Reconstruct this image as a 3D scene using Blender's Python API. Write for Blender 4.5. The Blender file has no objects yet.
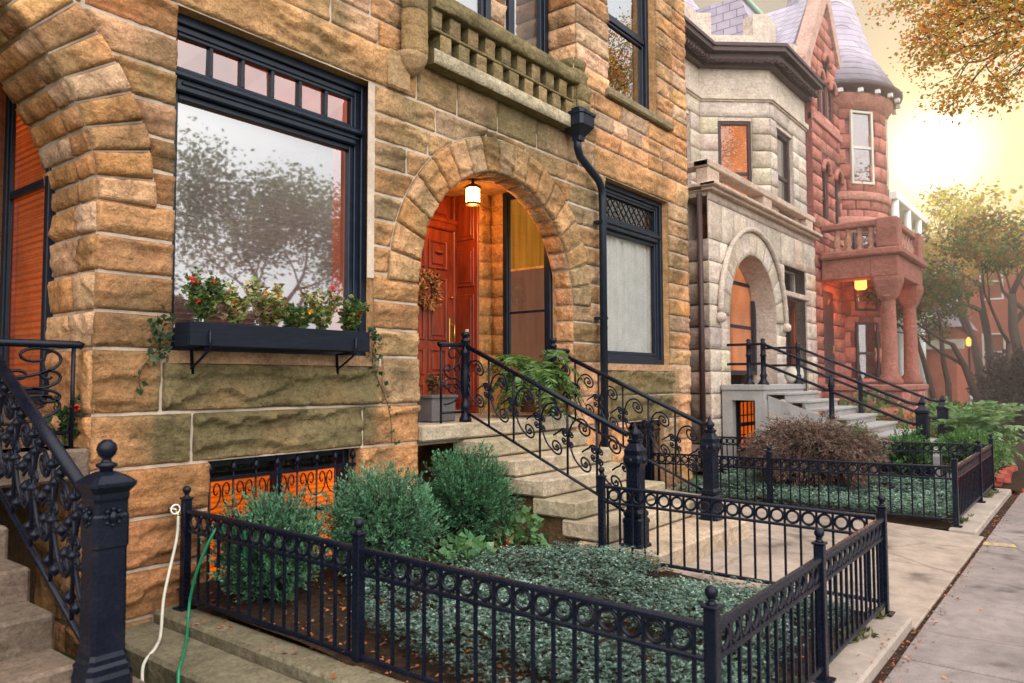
import bpy, math, random
import numpy as np
from mathutils import Vector, Matrix
random.seed(7); rng = np.random.default_rng(11)
sc = bpy.context.scene
COL = sc.collection
PI = math.pi

# ------------------------------------------------------------------ materials
def new_mat(name):
    m = bpy.data.materials.new(name); m.use_nodes = True
    nt = m.node_tree; nt.nodes.clear()
    out = nt.nodes.new('ShaderNodeOutputMaterial')
    return m, nt, out
def N(nt, t, **kw):
    n = nt.nodes.new(t)
    for k, v in kw.items(): setattr(n, k, v)
    return n
def principled(nt, out, rough=.7, spec=.3, metal=0):
    b = N(nt, 'ShaderNodeBsdfPrincipled')
    b.inputs['Roughness'].default_value = rough
    b.inputs['Specular IOR Level'].default_value = spec
    b.inputs['Metallic'].default_value = metal
    nt.links.new(b.outputs[0], out.inputs[0]); return b
def noise(nt, scale, detail=4, rough=.55, vec=None):
    n = N(nt, 'ShaderNodeTexNoise'); n.inputs['Scale'].default_value = scale
    n.inputs['Detail'].default_value = detail; n.inputs['Roughness'].default_value = rough
    if vec is not None: nt.links.new(vec, n.inputs['Vector'])
    return n
def ramp(nt, fac, stops):
    r = N(nt, 'ShaderNodeValToRGB'); e = r.color_ramp.elements
    e[0].position, e[0].color = stops[0][0], (*stops[0][1], 1)
    e[1].position, e[1].color = stops[-1][0], (*stops[-1][1], 1)
    for p, c in stops[1:-1]:
        k = e.new(p); k.color = (*c, 1)
    nt.links.new(fac, r.inputs[0]); return r
def mixc(nt, a, b, fac, mode='MIX'):
    m = N(nt, 'ShaderNodeMix', data_type='RGBA', blend_type=mode)
    for s, v in ((m.inputs[0], fac), (m.inputs[6], a), (m.inputs[7], b)):
        if isinstance(v, (int, float)): s.default_value = v
        elif isinstance(v, tuple): s.default_value = (*v, 1)
        else: nt.links.new(v, s)
    return m.outputs[2]
def bump(nt, h, bsdf, strength=.4, dist=.02, prev=None):
    b = N(nt, 'ShaderNodeBump'); b.inputs['Strength'].default_value = strength
    b.inputs['Distance'].default_value = dist
    nt.links.new(h, b.inputs['Height'])
    if prev is not None: nt.links.new(prev, b.inputs['Normal'])
    nt.links.new(b.outputs[0], bsdf.inputs['Normal']); return b.outputs[0]
def coords(nt, scale=None):
    t = N(nt, 'ShaderNodeNewGeometry').outputs['Position']
    if scale:
        mp = N(nt, 'ShaderNodeMapping'); mp.inputs['Scale'].default_value = scale
        nt.links.new(t, mp.inputs[0]); t = mp.outputs[0]
    return t

def mat_stone(name, bumpk=.5, tint=(1, 1, 1), rough=.9, lo=.62, hi=1.25):
    """stone whose base tone per block comes from the mesh colour attribute"""
    m, nt, out = new_mat(name); b = principled(nt, out, rough, .18)
    a = N(nt, 'ShaderNodeAttribute', attribute_name='col')
    p = coords(nt)
    n1 = noise(nt, 2.3, 6, .62, p); n2 = noise(nt, 15, 8, .68, p); n3 = noise(nt, 95, 3, .6, p)
    strat = noise(nt, 5, 5, .6, coords(nt, (1.0, 1.0, 5.5)))
    r1 = ramp(nt, n1.outputs[0], [(.30, (lo * .92, lo * .9, lo * .9)), (.45, (.95, .95, .95)), (.70, (hi,) * 3)])
    r2 = ramp(nt, n2.outputs[0], [(.30, (.66, .62, .6)), (.45, (.96, .95, .94)), (.68, (1.24, 1.22, 1.2))])
    r3 = ramp(nt, strat.outputs[0], [(.32, (.70, .66, .62)), (.6, (1.1, 1.1, 1.1))])
    c = mixc(nt, a.outputs[0], r1.outputs[0], 1.0, 'MULTIPLY')
    c = mixc(nt, c, r2.outputs[0], .85, 'MULTIPLY')
    c = mixc(nt, c, r3.outputs[0], .4, 'MULTIPLY')
    c = mixc(nt, c, ramp(nt, n3.outputs[0], [(.3, (.74,) * 3), (.7, (1.2,) * 3)]).outputs[0], .8, 'MULTIPLY')
    n4 = noise(nt, 42, 4, .7, p); c = mixc(nt, c, ramp(nt, n4.outputs[0], [(.32, (.6, .56, .54)), (.5, (1, 1, 1)), (.68, (1.25, 1.24, 1.2))]).outputs[0], .7, 'MULTIPLY')
    c = mixc(nt, c, tint, 1.0, 'MULTIPLY')
    ck = noise(nt, 4.5, 7, .62, coords(nt, (1.0, 1.0, 2.1))); ck.inputs['Distortion'].default_value = .7
    crk = ramp(nt, ck.outputs[0], [(.476, (1, 1, 1)), (.493, (.6, .55, .52)), (.497, (1.08, 1.08, 1.08)), (.53, (1, 1, 1))])
    c = mixc(nt, c, crk.outputs[0], .75 * min(1, bumpk * 2), 'MULTIPLY')
    nt.links.new(c, b.inputs['Base Color'])
    p1 = bump(nt, strat.outputs[0], b, bumpk * .4, .05)
    vo = N(nt, 'ShaderNodeTexVoronoi'); vo.inputs['Scale'].default_value = 8.5
    dv = mixc(nt, p, noise(nt, 5, 3, .6, p).outputs[1], .13, 'ADD'); nt.links.new(dv, vo.inputs['Vector'])
    p1 = bump(nt, vo.outputs[0], b, min(1, bumpk * .9), .05, p1)
    p2 = bump(nt, n2.outputs[0], b, min(1, bumpk * 1.5), .04, p1)
    bump(nt, n3.outputs[0], b, bumpk * .6, .006, p2)
    return m
def mat_plain(name, col, rough=.7, spec=.3, var=.25, scale=6, bumpk=.15, metal=0, bdist=.01, streak=None):
    m, nt, out = new_mat(name); b = principled(nt, out, rough, spec, metal)
    p = coords(nt, streak)
    n1 = noise(nt, scale, 6, .6, p); n2 = noise(nt, scale * 9, 4, .6, p)
    lo = tuple(c * (1 - var) for c in col); hi = tuple(min(1, c * (1 + var)) for c in col)
    r = ramp(nt, n1.outputs[0], [(.3, lo), (.7, hi)])
    c = mixc(nt, r.outputs[0], ramp(nt, n2.outputs[0], [(.3, (.82,) * 3), (.7, (1.12,) * 3)]).outputs[0], .7, 'MULTIPLY')
    nt.links.new(c, b.inputs['Base Color'])
    if bumpk: bump(nt, n2.outputs[0], b, bumpk, bdist)
    return m
def mat_emit(name, col, strength, var=.4, scale=3, stretch=None, slats=0, ctr=None):
    m, nt, out = new_mat(name)
    e = N(nt, 'ShaderNodeEmission'); e.inputs[1].default_value = strength
    n1 = noise(nt, scale, 4, .5, coords(nt, stretch)); n2 = noise(nt, .9, 2, .5, coords(nt))
    r = ramp(nt, n1.outputs[0], [(.3, tuple(c * (1 - var) for c in col)), (.7, col)])
    c = mixc(nt, r.outputs[0], ramp(nt, n2.outputs[0], [(.3, (.45, .4, .35)), (.65, (1.15, 1.2, 1.3))]).outputs[0], .8 if var > .3 else .0, 'MULTIPLY')
    if slats:
        w = N(nt, 'ShaderNodeTexWave', bands_direction='Z'); w.inputs['Scale'].default_value = slats; w.inputs['Distortion'].default_value = .4; nt.links.new(coords(nt), w.inputs[0])
        c = mixc(nt, c, ramp(nt, w.outputs[1], [(.1, (.62, .5, .4)), (.6, (1.1, 1.1, 1.1))]).outputs[0], .75, 'MULTIPLY')
    nt.links.new(c, e.inputs[0]); nt.links.new(e.outputs[0], out.inputs[0])
    return m
def mat_glass(name, refl=.35, tint=(.9, .92, .95), wob=.007, soft=.0):
    m, nt, out = new_mat(name)
    t = N(nt, 'ShaderNodeBsdfTransparent'); t.inputs[0].default_value = (*tint, 1)
    g = N(nt, 'ShaderNodeBsdfGlossy'); g.inputs['Roughness'].default_value = soft
    lw = N(nt, 'ShaderNodeLayerWeight'); lw.inputs[0].default_value = .35
    mr = N(nt, 'ShaderNodeMapRange'); mr.inputs['To Min'].default_value = refl; mr.inputs['To Max'].default_value = min(1, refl + .5)
    nt.links.new(lw.outputs['Fresnel'], mr.inputs[0])
    nn = noise(nt, 1.1, 2, .5, coords(nt)); bp = N(nt, 'ShaderNodeBump'); bp.inputs['Strength'].default_value = wob; bp.inputs['Distance'].default_value = .2
    nt.links.new(nn.outputs[0], bp.inputs['Height']); nt.links.new(bp.outputs[0], g.inputs['Normal'])
    mx = N(nt, 'ShaderNodeMixShader'); nt.links.new(mr.outputs[0], mx.inputs[0])
    nt.links.new(t.outputs[0], mx.inputs[1]); nt.links.new(g.outputs[0], mx.inputs[2]); nt.links.new(mx.outputs[0], out.inputs[0])
    return m
def mat_leaf(name, rough=.55, trans=.35, spec=.35):
    m, nt, out = new_mat(name)
    a = N(nt, 'ShaderNodeAttribute', attribute_name='col')
    b = N(nt, 'ShaderNodeBsdfPrincipled'); b.inputs['Roughness'].default_value = rough; b.inputs['Specular IOR Level'].default_value = spec
    t = N(nt, 'ShaderNodeBsdfTranslucent'); mx = N(nt, 'ShaderNodeMixShader'); mx.inputs[0].default_value = trans
    c2 = mixc(nt, a.outputs[0], (1.25, 1.2, .6), 1.0, 'MULTIPLY')
    nt.links.new(a.outputs[0], b.inputs['Base Color']); nt.links.new(c2, t.inputs[0])
    nt.links.new(b.outputs[0], mx.inputs[1]); nt.links.new(t.outputs[0], mx.inputs[2]); nt.links.new(mx.outputs[0], out.inputs[0])
    return m

M = {}
M['stone'] = mat_stone('brown sandstone', .55)
M['smooth_stone'] = mat_stone('dressed sandstone', .28, lo=.75, hi=1.15)
M['limestone'] = mat_stone('pale limestone', .25, lo=.82, hi=1.12)
M['redstone'] = mat_stone('red sandstone', .4, lo=.75, hi=1.15)
M['mortar'] = mat_plain('mortar', (.47, .385, .31), .95, .1, .25, 5, .3)
M['mortar_pale'] = mat_plain('pale mortar', (.42, .37, .34), .95, .1, .15, 5, .2)
M['mortar_red'] = mat_plain('red mortar', (.27, .10, .085), .95, .1, .15, 5, .2)
def mat_iron():
    m, nt, out = new_mat('black painted iron'); b = principled(nt, out, .32, .2); p = coords(nt)
    n1 = noise(nt, 7, 5, .6, p); n2 = noise(nt, 60, 4, .65, p); n3 = noise(nt, 260, 2, .5, p)
    r = ramp(nt, n1.outputs[0], [(.3, (.003, .005, .012)), (.62, (.006, .008, .017)), (.82, (.018, .016, .018))])
    c = mixc(nt, r.outputs[0], (.07, .03, .014), ramp(nt, n2.outputs[0], [(.68, (0, 0, 0)), (.76, (.6, .6, .6))]).outputs[0])
    nt.links.new(c, b.inputs['Base Color']); nt.links.new(ramp(nt, n2.outputs[0], [(.3, (.16, .16, .16)), (.7, (.42, .42, .42))]).outputs[0], b.inputs['Roughness'])
    q = bump(nt, n2.outputs[0], b, .35, .004); bump(nt, n3.outputs[0], b, .2, .001, q); return m
M['iron'] = mat_iron()
M['frame'] = mat_plain('black window paint', (.007, .013, .025), .36, .3, .4, 9, .2, 0, .004, (1, 1, 1))
M['frame_brown'] = mat_plain('dark brown paint', (.05, .022, .022), .5, .4, .3, 9, .15)
M['frame_grey'] = mat_plain('grey painted wood', (.34, .32, .31), .6, .3, .15, 6, .1)
M['redwood'] = mat_plain('red varnished wood', (.23, .038, .014), .38, .45, .45, 5, .2, 0, .006, (3, 3, .5))
M['orangewall'] = mat_stone('warm porch stone', .4)
M['planterwood'] = mat_plain('black stained planter', (.007, .010, .018), .6, .15, .4, 20, .4, 0, .006, (.4, .4, 6))
M['concrete'] = mat_plain('old concrete', (.33, .275, .235), .92, .15, .22, 2.2, .3, 0, .008)
M['step'] = mat_stone('step stone', .3, lo=.7, hi=1.15)
M['soil'] = mat_plain('dark soil', (.055, .032, .02), 1, .1, .5, 20, .9, 0, .03)
M['dirtgap'] = mat_plain('dirt in the joint', (.06, .035, .026), 1, .1, .5, 30, .9, 0, .02)
M['grass'] = mat_plain('far lawn', (.07, .10, .04), 1, .1, .4, 3, .5)
M['leaf'] = mat_leaf('leaf'); M['leaf_matte'] = mat_leaf('matte leaf', .7, .2, .25)
M['leaf_glow'] = mat_leaf('back lit leaf', .6, .65, .2)
M['bark'] = mat_plain('bark', (.07, .045, .035), .95, .1, .4, 14, .8, 0, .02, (1, 1, .3))
M['glass'] = mat_glass('window glass', .38, soft=.022)
M['glass_curtain'] = mat_glass('curtained window glass', .16, soft=.035)
M['glass_mid'] = mat_glass('leaded window glass', .2)
M['glass_low'] = mat_glass('porch window glass', .06)
M['glass_bright'] = mat_glass('upper window glass', .55)
M['blind'] = mat_plain('white blind', (.74, .69, .66), .7, .2, .08, 4, 0)
M['curtain'] = mat_plain('white curtain', (.80, .78, .72), .9, .1, .1, 5, 0)
M['dark'] = mat_plain('dark room', (.012, .011, .012), 1, .05, .2, 3, 0)
M['dimred'] = mat_emit('dim red room', (.75, .17, .09), 1.0, .6, 2)
M['glow'] = mat_emit('lit orange shade', (1, .15, .004), 1.3, .5, 2.2, None, 8)
M['glow_dim'] = mat_emit('lit orange blind', (1, .13, .008), 1.0, .55, 1.6, None, 6)
M['glow_soft'] = mat_emit('amber curtain', (.8, .30, .03), .62, .45, 3, (6, 6, .3))
M['glow_brown'] = mat_emit('amber screen', (.42, .19, .10), .5, .25, 4, (3, 3, .5))
M['glow_far'] = mat_emit('far amber blind', (.95, .27, .08), 1.05, .35, 2)
M['lamp'] = mat_emit('lit lamp glass', (1, .62, .22), 14, .1, 3)
M['lamp_far'] = mat_emit('lit far lamp', (1, .28, .05), 5, .2, 3)
M['slate'] = mat_plain('slate roof', (.42, .37, .42), .7, .3, .2, 3, .2, 0, .01)
M['copper'] = mat_plain('green copper', (.35, .50, .38), .6, .3, .2, 3, .1)
M['brick'] = mat_plain('red brick', (.34, .075, .05), .85, .2, .35, 8, .4)
M['farbrick'] = mat_plain('far brick wall', (.46, .13, .075), .9, .1, .2, 1.5, .2)
M['cream'] = mat_plain('cream paint', (.62, .58, .48), .7, .2, .15, 3, .1)
M['white'] = mat_plain('white paint', (.78, .76, .73), .55, .3, .06, 3, .05)
M['brass'] = mat_plain('brass', (.55, .34, .10), .3, .5, .2, 10, .1, .9)
M['whitehose'] = mat_plain('dirty white hose', (.55, .52, .44), .5, .4, .15, 10, .1)
M['greenhose'] = mat_plain('green hose', (.006, .20, .09), .38, .5, .2, 10, .1)
M['terracotta'] = mat_plain('brown pot', (.13, .055, .03), .8, .2, .3, 8, .2)
M['greybox'] = mat_plain('grey planter', (.16, .15, .15), .8, .2, .2, 8, .2)
def mat_wornpaint():
    m, nt, out = new_mat('worn yellow paint'); b = principled(nt, out, .9, .1); p = coords(nt)
    c = mixc(nt, (.25, .22, .20), (.52, .36, .10), ramp(nt, noise(nt, 22, 6, .7, p).outputs[0], [(.42, (0, 0, 0)), (.60, (.9, .9, .9))]).outputs[0]); nt.links.new(c, b.inputs[0]); return m
M['yellowpaint'] = mat_wornpaint()
M['straw'] = mat_leaf('dried flower', .8, .2, .1)
M['bulbwire'] = mat_plain('dark bronze', (.08, .04, .02), .5, .5, .2, 10, .1)

# ------------------------------------------------------------------ mesh helpers
class MB:
    def __init__(s, xf=None): s.v = []; s.f = []; s.c = None; s.xf = xf; s.smooth = []
    def add(s, vs, fs, sm=False):
        b = len(s.v)
        if s.xf: vs = [s.xf(*p) for p in vs]
        s.v.extend(tuple(p) for p in vs); s.f.extend([tuple(b + i for i in f) for f in fs]); s.smooth.extend([sm] * len(fs)); return s
    def box(s, x0, x1, y0, y1, z0, z1, bev=0.0):
        if x0 > x1: x0, x1 = x1, x0
        if y0 > y1: y0, y1 = y1, y0
        if z0 > z1: z0, z1 = z1, z0
        if bev <= 0:
            vs = [(x, y, z) for x in (x0, x1) for y in (y0, y1) for z in (z0, z1)]
            return s.add(vs, [(0, 1, 3, 2), (4, 6, 7, 5), (0, 4, 5, 1), (2, 3, 7, 6), (0, 2, 6, 4), (1, 5, 7, 3)])
        b = min(bev, (x1 - x0) * .45, (y1 - y0) * .45, (z1 - z0) * .45)
        vs = []; idx = {}
        X = (x0, x1); Y = (y0, y1); Z = (z0, z1)
        for i in (0, 1):
            for j in (0, 1):
                for k in (0, 1):
                    sx, sy, sz = (1, -1)[i], (1, -1)[j], (1, -1)[k]
                    for a in range(3):
                        p = [X[i] + sx * b, Y[j] + sy * b, Z[k] + sz * b]; p[a] = (X[i], Y[j], Z[k])[a]
                        idx[i, j, k, a] = len(vs); vs.append(tuple(p))
        fs = []
        for i in (0, 1): fs.append([idx[i, j, k, 0] for j, k in ((0, 0), (0, 1), (1, 1), (1, 0))][::1 if i == 0 else -1])
        for j in (0, 1): fs.append([idx[i, j, k, 1] for i, k in ((0, 0), (1, 0), (1, 1), (0, 1))][::1 if j == 0 else -1])
        for k in (0, 1): fs.append([idx[i, j, k, 2] for i, j in ((0, 0), (0, 1), (1, 1), (1, 0))][::1 if k == 0 else -1])
        for i in (0, 1):
            for j in (0, 1): fs.append((idx[i, j, 0, 0], idx[i, j, 1, 0], idx[i, j, 1, 1], idx[i, j, 0, 1]))
            for k in (0, 1): fs.append((idx[i, 0, k, 0], idx[i, 1, k, 0], idx[i, 1, k, 2], idx[i, 0, k, 2]))
        for j in (0, 1):
            for k in (0, 1): fs.append((idx[0, j, k, 1], idx[1, j, k, 1], idx[1, j, k, 2], idx[0, j, k, 2]))
        for i in (0, 1):
            for j in (0, 1):
                for k in (0, 1): fs.append((idx[i, j, k, 0], idx[i, j, k, 1], idx[i, j, k, 2]))
        return s.add(vs, fs)
    def tube(s, path, r, n=6, caps=True):
        P = [Vector(p) for p in path]; L = len(P)
        rs = r if isinstance(r, (list, tuple)) else [r] * L
        up = Vector((0, 0, 1)); vs = []; prev = None
        for i in range(L):
            t = (P[min(i + 1, L - 1)] - P[max(i - 1, 0)])
            if t.length < 1e-9: t = Vector((0, 0, 1))
            t.normalize()
            if prev is None:
                a = t.cross(up)
                if a.length < 1e-3: a = t.cross(Vector((1, 0, 0)))
            else:
                a = prev - t * prev.dot(t)
                if a.length < 1e-6: a = t.cross(up)
            a.normalize(); prev = a; bq = t.cross(a)
            for k in range(n):
                w = 2 * PI * k / n + PI / n
                vs.append(P[i] + (a * math.cos(w) + bq * math.sin(w)) * rs[i])
        fs = [(i * n + k, i * n + (k + 1) % n, (i + 1) * n + (k + 1) % n, (i + 1) * n + k) for i in range(L - 1) for k in range(n)]
        if caps: fs += [tuple(range(n))[::-1], tuple((L - 1) * n + k for k in range(n))]
        return s.add(vs, fs, n > 4)
    def lathe(s, prof, c=(0, 0, 0), n=12, sq=False, a0=None, sm=True, a_range=None):
        """prof: (radius, z). sq: chamfered square section instead of a circle"""
        vs = []
        if sq:
            ch = .22; base = []
            for q in range(4):
                A = q * PI / 2
                for (px, py) in ((1, -1 + ch), (1, 1 - ch)):
                    base.append((px * math.cos(A) - py * math.sin(A), px * math.sin(A) + py * math.cos(A)))
            n = 8; sm = False
        else:
            base = [(math.cos(2 * PI * k / n), math.sin(2 * PI * k / n)) for k in range(n)]
        for r, z in prof:
            for bx, by in base: vs.append((c[0] + bx * r, c[1] + by * r, c[2] + z))
        L = len(prof)
        fs = [(i * n + k, i * n + (k + 1) % n, (i + 1) * n + (k + 1) % n, (i + 1) * n + k) for i in range(L - 1) for k in range(n)]
        fs += [tuple(range(n))[::-1], tuple((L - 1) * n + k for k in range(n))]
        return s.add(vs, fs, sm)
    def quad(s, a, b, c, d): return s.add([a, b, c, d], [(0, 1, 2, 3)])
    def poly_prism(s, pts, y0, y1):
        """pts in (x, z); extruded in y"""
        n = len(pts); vs = [(x, y0, z) for x, z in pts] + [(x, y1, z) for x, z in pts]
        fs = [tuple(range(n)), tuple(range(2 * n - 1, n - 1, -1))] + [(i, i + n, (i + 1) % n + n, (i + 1) % n) for i in range(n)]
        return s.add(vs, fs)
    def build(s, name, mat, parent=None, loc=None):
        me = bpy.data.meshes.new(name); me.from_pydata(s.v, [], s.f)
        me.polygons.foreach_set('use_smooth', s.smooth)
        if s.c is not None:
            at = me.color_attributes.new('col', 'FLOAT_COLOR', 'POINT')
            at.data.foreach_set('color', np.asarray(s.c, np.float32).ravel())
        me.materials.append(M[mat] if isinstance(mat, str) else mat)
        me.update()
        return link(name, me, parent, loc)
def link(name, me, parent=None, loc=None):
    o = bpy.data.objects.new(name, me); COL.objects.link(o)
    if parent is not None:
        o.parent = parent
        if loc is None:
            w = Vector((0, 0, 0)); p = parent
            while p is not None: w += p.location; p = p.parent
            o.location = -w
        else: o.location = loc
    elif loc is not None: o.location = loc
    return o
def tag(o, label, cat, group=None):
    o['label'] = label; o['category'] = cat
    if group: o['group'] = group
    return o
def thing(name, label, cat, loc=(0, 0, 0), group=None):
    o = bpy.data.objects.new(name, None); COL.objects.link(o); o.location = loc; o.empty_display_size = .1
    return tag(o, label, cat, group)
def struct(name, mb, mat):
    o = mb.build(name, mat); o['kind'] = 'structure'; return o
def setcol(o, col, var=.0):
    """uniform colour attribute (for the attribute-driven stone materials)"""
    me = o.data; n = len(me.vertices)
    c = np.ones((n, 4), np.float32); c[:, :3] = np.array(col)
    if var: c[:, :3] *= (1 + rng.uniform(-var, var, (n, 1)))
    at = me.color_attributes.get('col') or me.color_attributes.new('col', 'FLOAT_COLOR', 'POINT')
    at.data.foreach_set('color', c.ravel()); return o

# ------------------------------------------------------------------ numpy noise
_tab = np.random.default_rng(5).random(65536)
def vnoise(x, y, seed=0):
    xi = np.floor(x).astype(np.int64); yi = np.floor(y).astype(np.int64); fx = x - xi; fy = y - yi
    fx = fx * fx * (3 - 2 * fx); fy = fy * fy * (3 - 2 * fy)
    h = lambda a, b: _tab[(a * 7919 + b * 104729 + seed * 3571) & 65535]
    return (h(xi, yi) * (1 - fx) + h(xi + 1, yi) * fx) * (1 - fy) + (h(xi, yi + 1) * (1 - fx) + h(xi + 1, yi + 1) * fx) * fy
def fbm(x, y, seed=0, o=4):
    s = 0; a = .5
    for i in range(o): s = s + a * vnoise(x * 2 ** i, y * 2 ** i, seed + i * 17); a *= .5
    return s / (1 - .5 ** o)

# ------------------------------------------------------------------ rock-faced block patches
class Rock:
    """collects block patches; mp(u, v, h) -> world xyz arrays"""
    def __init__(s): s.V = []; s.F = []; s.C = []; s.n = 0; s.k = 0
    def block(s, mp, u0, u1, v0, v1, col, res=.028, amp=.04, joint=.007, base=.009, uc=1.0, vc=1.0, kill=None, stain=None, back=-.012, seed=None, rim=.013, jl=None, jr=None):
        """uc, vc: metres per unit of u and v"""
        s.k += 1; sd = s.k if seed is None else seed
        r = np.random.default_rng(sd * 13 + 5)
        ju, jv = joint / uc, joint / vc
        u0 += ju if jl is None else jl / uc; u1 -= ju if jr is None else jr / uc; v0 += jv; v1 -= jv
        W = (u1 - u0) * uc; H = (v1 - v0) * vc
        if W < .02 or H < .02: return
        rim = min(rim, W * .2, H * .2)
        nu = max(3, int(W / res)); nv = max(3, int(H / res))
        au = np.concatenate([[0], np.linspace(rim, W - rim, nu), [W]]); av = np.concatenate([[0], np.linspace(rim, H - rim, nv), [H]])
        A, B = np.meshgrid(au, av, indexing='ij')
        d = np.minimum(np.minimum(A, W - A), np.minimum(B, H - B))
        ox, oy = r.uniform(0, 500, 2)
        cu, cv = A - W / 2, B - H / 2
        # a nearly flat split face: tilted planes, a few fracture ledges with an undercut, fine grain
        rk = amp * .5 + r.normal(0, .22) * cu / max(W, .3) * amp + r.normal(0, .35) * cv / max(H, .2) * amp
        for k in range(int(r.integers(1, 4)) + int(W > .9)):
            vl = r.uniform(.12, .9) * H + r.normal(0, .10) * cu + (fbm(ox + k * 31 + A * 3.2, oy + A * 0, 71, 4) - .5) * .55 * min(H, .35)
            t = vl - B                                  # > 0 below the ledge
            ext = np.clip((fbm(ox + k * 13 + A * 2.1, oy + B * .6, 77, 2) - .34) * 6, 0, 1)
            st = r.uniform(.5, 1.25) * amp * ext
            rk = rk + np.where(t > 0, -st * np.clip(t / .010, 0, 1) * np.exp(-t / r.uniform(.05, .16)), st * .55 * np.exp(t / .05))
        pk_ = None
        for k in range(int(min(30, max(4, W * H * 50)))):
            pu, pv = r.uniform(-.05, W + .05), r.uniform(-.04, H + .04)
            q = r.uniform(.0, .6) * amp + ((A - pu) ** 2 * .7 + (B - pv) ** 2 * 1.5) * 45 * amp + (fbm(ox + A * 9, oy + B * 9, 51, 2) - .5) * amp * .5
            pk_ = q if pk_ is None else np.minimum(pk_, q)
        rk = rk + .6 * np.clip(pk_, 0, 1.0 * amp) - .25 * amp
        rk = rk + amp * (.9 * (fbm(ox + A * 8, oy + B * 15, 3, 4) - .5) + .45 * (fbm(ox + A * 30, oy + B * 40, 9, 2) - .5))
        sm = np.clip((d - .25 * rim) / (.006 + .022 * fbm(ox + A * 9, oy + B * 9, 27, 2) ** 1.5), 0, 1); sm = sm * sm * (3 - 2 * sm)
        edge = np.clip(d / rim, 0, 1)
        h = np.where(d < 1e-6, back, base * edge + sm * np.maximum(rk, -base * .6))
        # ragged arrises
        jt = (d < rim * 1.01) & (d > 1e-6)
        jj = (fbm(ox + A * 16, oy + B * 16, 21, 2) - .5) * .016
        UU = A + np.where(jt & (A < W / 2) & (A <= rim * 1.01), jj, 0) - np.where(jt & (A >= W - rim * 1.01), jj, 0)
        VV = B + np.where(jt & (B <= rim * 1.01), jj, 0) - np.where(jt & (B >= H - rim * 1.01), jj, 0)
        u = u0 + UU / uc; v = v0 + VV / vc
        keep = np.ones(A.shape, bool)
        if kill is not None:
            kk = kill(u, v)                # >0 outside, <=0 inside the removed region (metres)
            h = np.where(kk < .035, np.minimum(h, -.012 + np.clip(kk, -.02, .035) * .6), h)
            keep = kk > -.07
        X, Y, Z = mp(u, v, h)
        c = np.ones(A.shape + (4,), np.float32)
        tone = np.array(col) * (1 + r.normal(0, .09)) * np.array([1 + r.normal(0, .03), 1, 1 + r.normal(0, .05)])
        g = (.82 + .36 * fbm(ox + A * 3, oy + B * 3, 33, 3))[..., None]
        c[..., :3] = tone * g
        # colour follows the relief: high spots paler, recesses darker
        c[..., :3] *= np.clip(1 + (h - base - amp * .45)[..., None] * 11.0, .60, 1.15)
        if stain is not None:
            sc_, f = stain(u, v, X, Y, Z)
            f = np.clip(f * (.55 + .9 * fbm(ox + A * 2.2, oy + B * 2.2, 41, 3)), 0, 1)[..., None]
            c[..., :3] = c[..., :3] * (1 - f) + np.array(sc_) * g * f
        nU, nV = A.shape
        idx = np.arange(nU * nV).reshape(nU, nV) + s.n
        f4 = np.stack([idx[:-1, :-1], idx[1:, :-1], idx[1:, 1:], idx[:-1, 1:]], -1).reshape(-1, 4)
        kf = (keep[:-1, :-1] | keep[1:, :-1] | keep[1:, 1:] | keep[:-1, 1:]).reshape(-1)
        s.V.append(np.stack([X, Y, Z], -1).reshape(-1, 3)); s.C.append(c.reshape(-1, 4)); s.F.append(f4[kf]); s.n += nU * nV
    def build(s, name, mat, parent=None, flip=False):
        V = np.concatenate(s.V); F = np.concatenate(s.F); C = np.concatenate(s.C)
        if flip: F = F[:, ::-1]
        me = bpy.data.meshes.new(name)
        me.vertices.add(len(V)); me.vertices.foreach_set('co', V.astype(np.float32).ravel())
        me.loops.add(F.size); me.loops.foreach_set('vertex_index', F.astype(np.int32).ravel())
        me.polygons.add(len(F)); me.polygons.foreach_set('loop_start', np.arange(0, F.size, 4, dtype=np.int32))
        me.polygons.foreach_set('use_smooth', np.ones(len(F), bool))
        me.update(calc_edges=True); me.validate()
        at = me.color_attributes.new('col', 'FLOAT_COLOR', 'POINT'); at.data.foreach_set('color', C.astype(np.float32).ravel())
        me.materials.append(M[mat]); return link(name, me, parent)
def plane_y(y):      # wall facing -Y
    return lambda u, v, h: (u, y - h, v)
def plane_x(x):      # wall facing -X, u = y
    return lambda u, v, h: (x - h, u, v)
def plane_dir(o, U, Nn):
    return lambda u, v, h: (o[0] + U[0] * u + Nn[0] * h, o[1] + U[1] * u + Nn[1] * h, v)
def ring_map(cx, cz, y):     # u = angle, v = radius, seen from -Y
    return lambda u, v, h: (cx + np.cos(u) * v, y - h, cz + np.sin(u) * v)
def intrados_map(cx, cz, R):   # u = angle, v = y, h towards the axis
    return lambda u, v, h: (cx + np.cos(u) * (R - h), v, cz + np.sin(u) * (R - h))
PAL = [(.56, .305, .145), (.52, .265, .115), (.58, .345, .18), (.44, .23, .11), (.61, .385, .235), (.54, .31, .16), (.46, .305, .19), (.55, .275, .12)]
MOSS = (.155, .125, .062); GRIME = (.085, .065, .05)
def pick(): return PAL[int(rng.integers(len(PAL)))]
def split(a, b, lo, hi):
    out = [a]
    while b - out[-1] > hi * 1.25:
        out.append(out[-1] + rng.uniform(lo, hi))
    if b - out[-1] > hi: out.append((b + out[-1]) / 2)
    if b - out[-1] < lo * .6 and len(out) > 1: out.pop()
    out.append(b); return list(zip(out[:-1], out[1:]))

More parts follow.
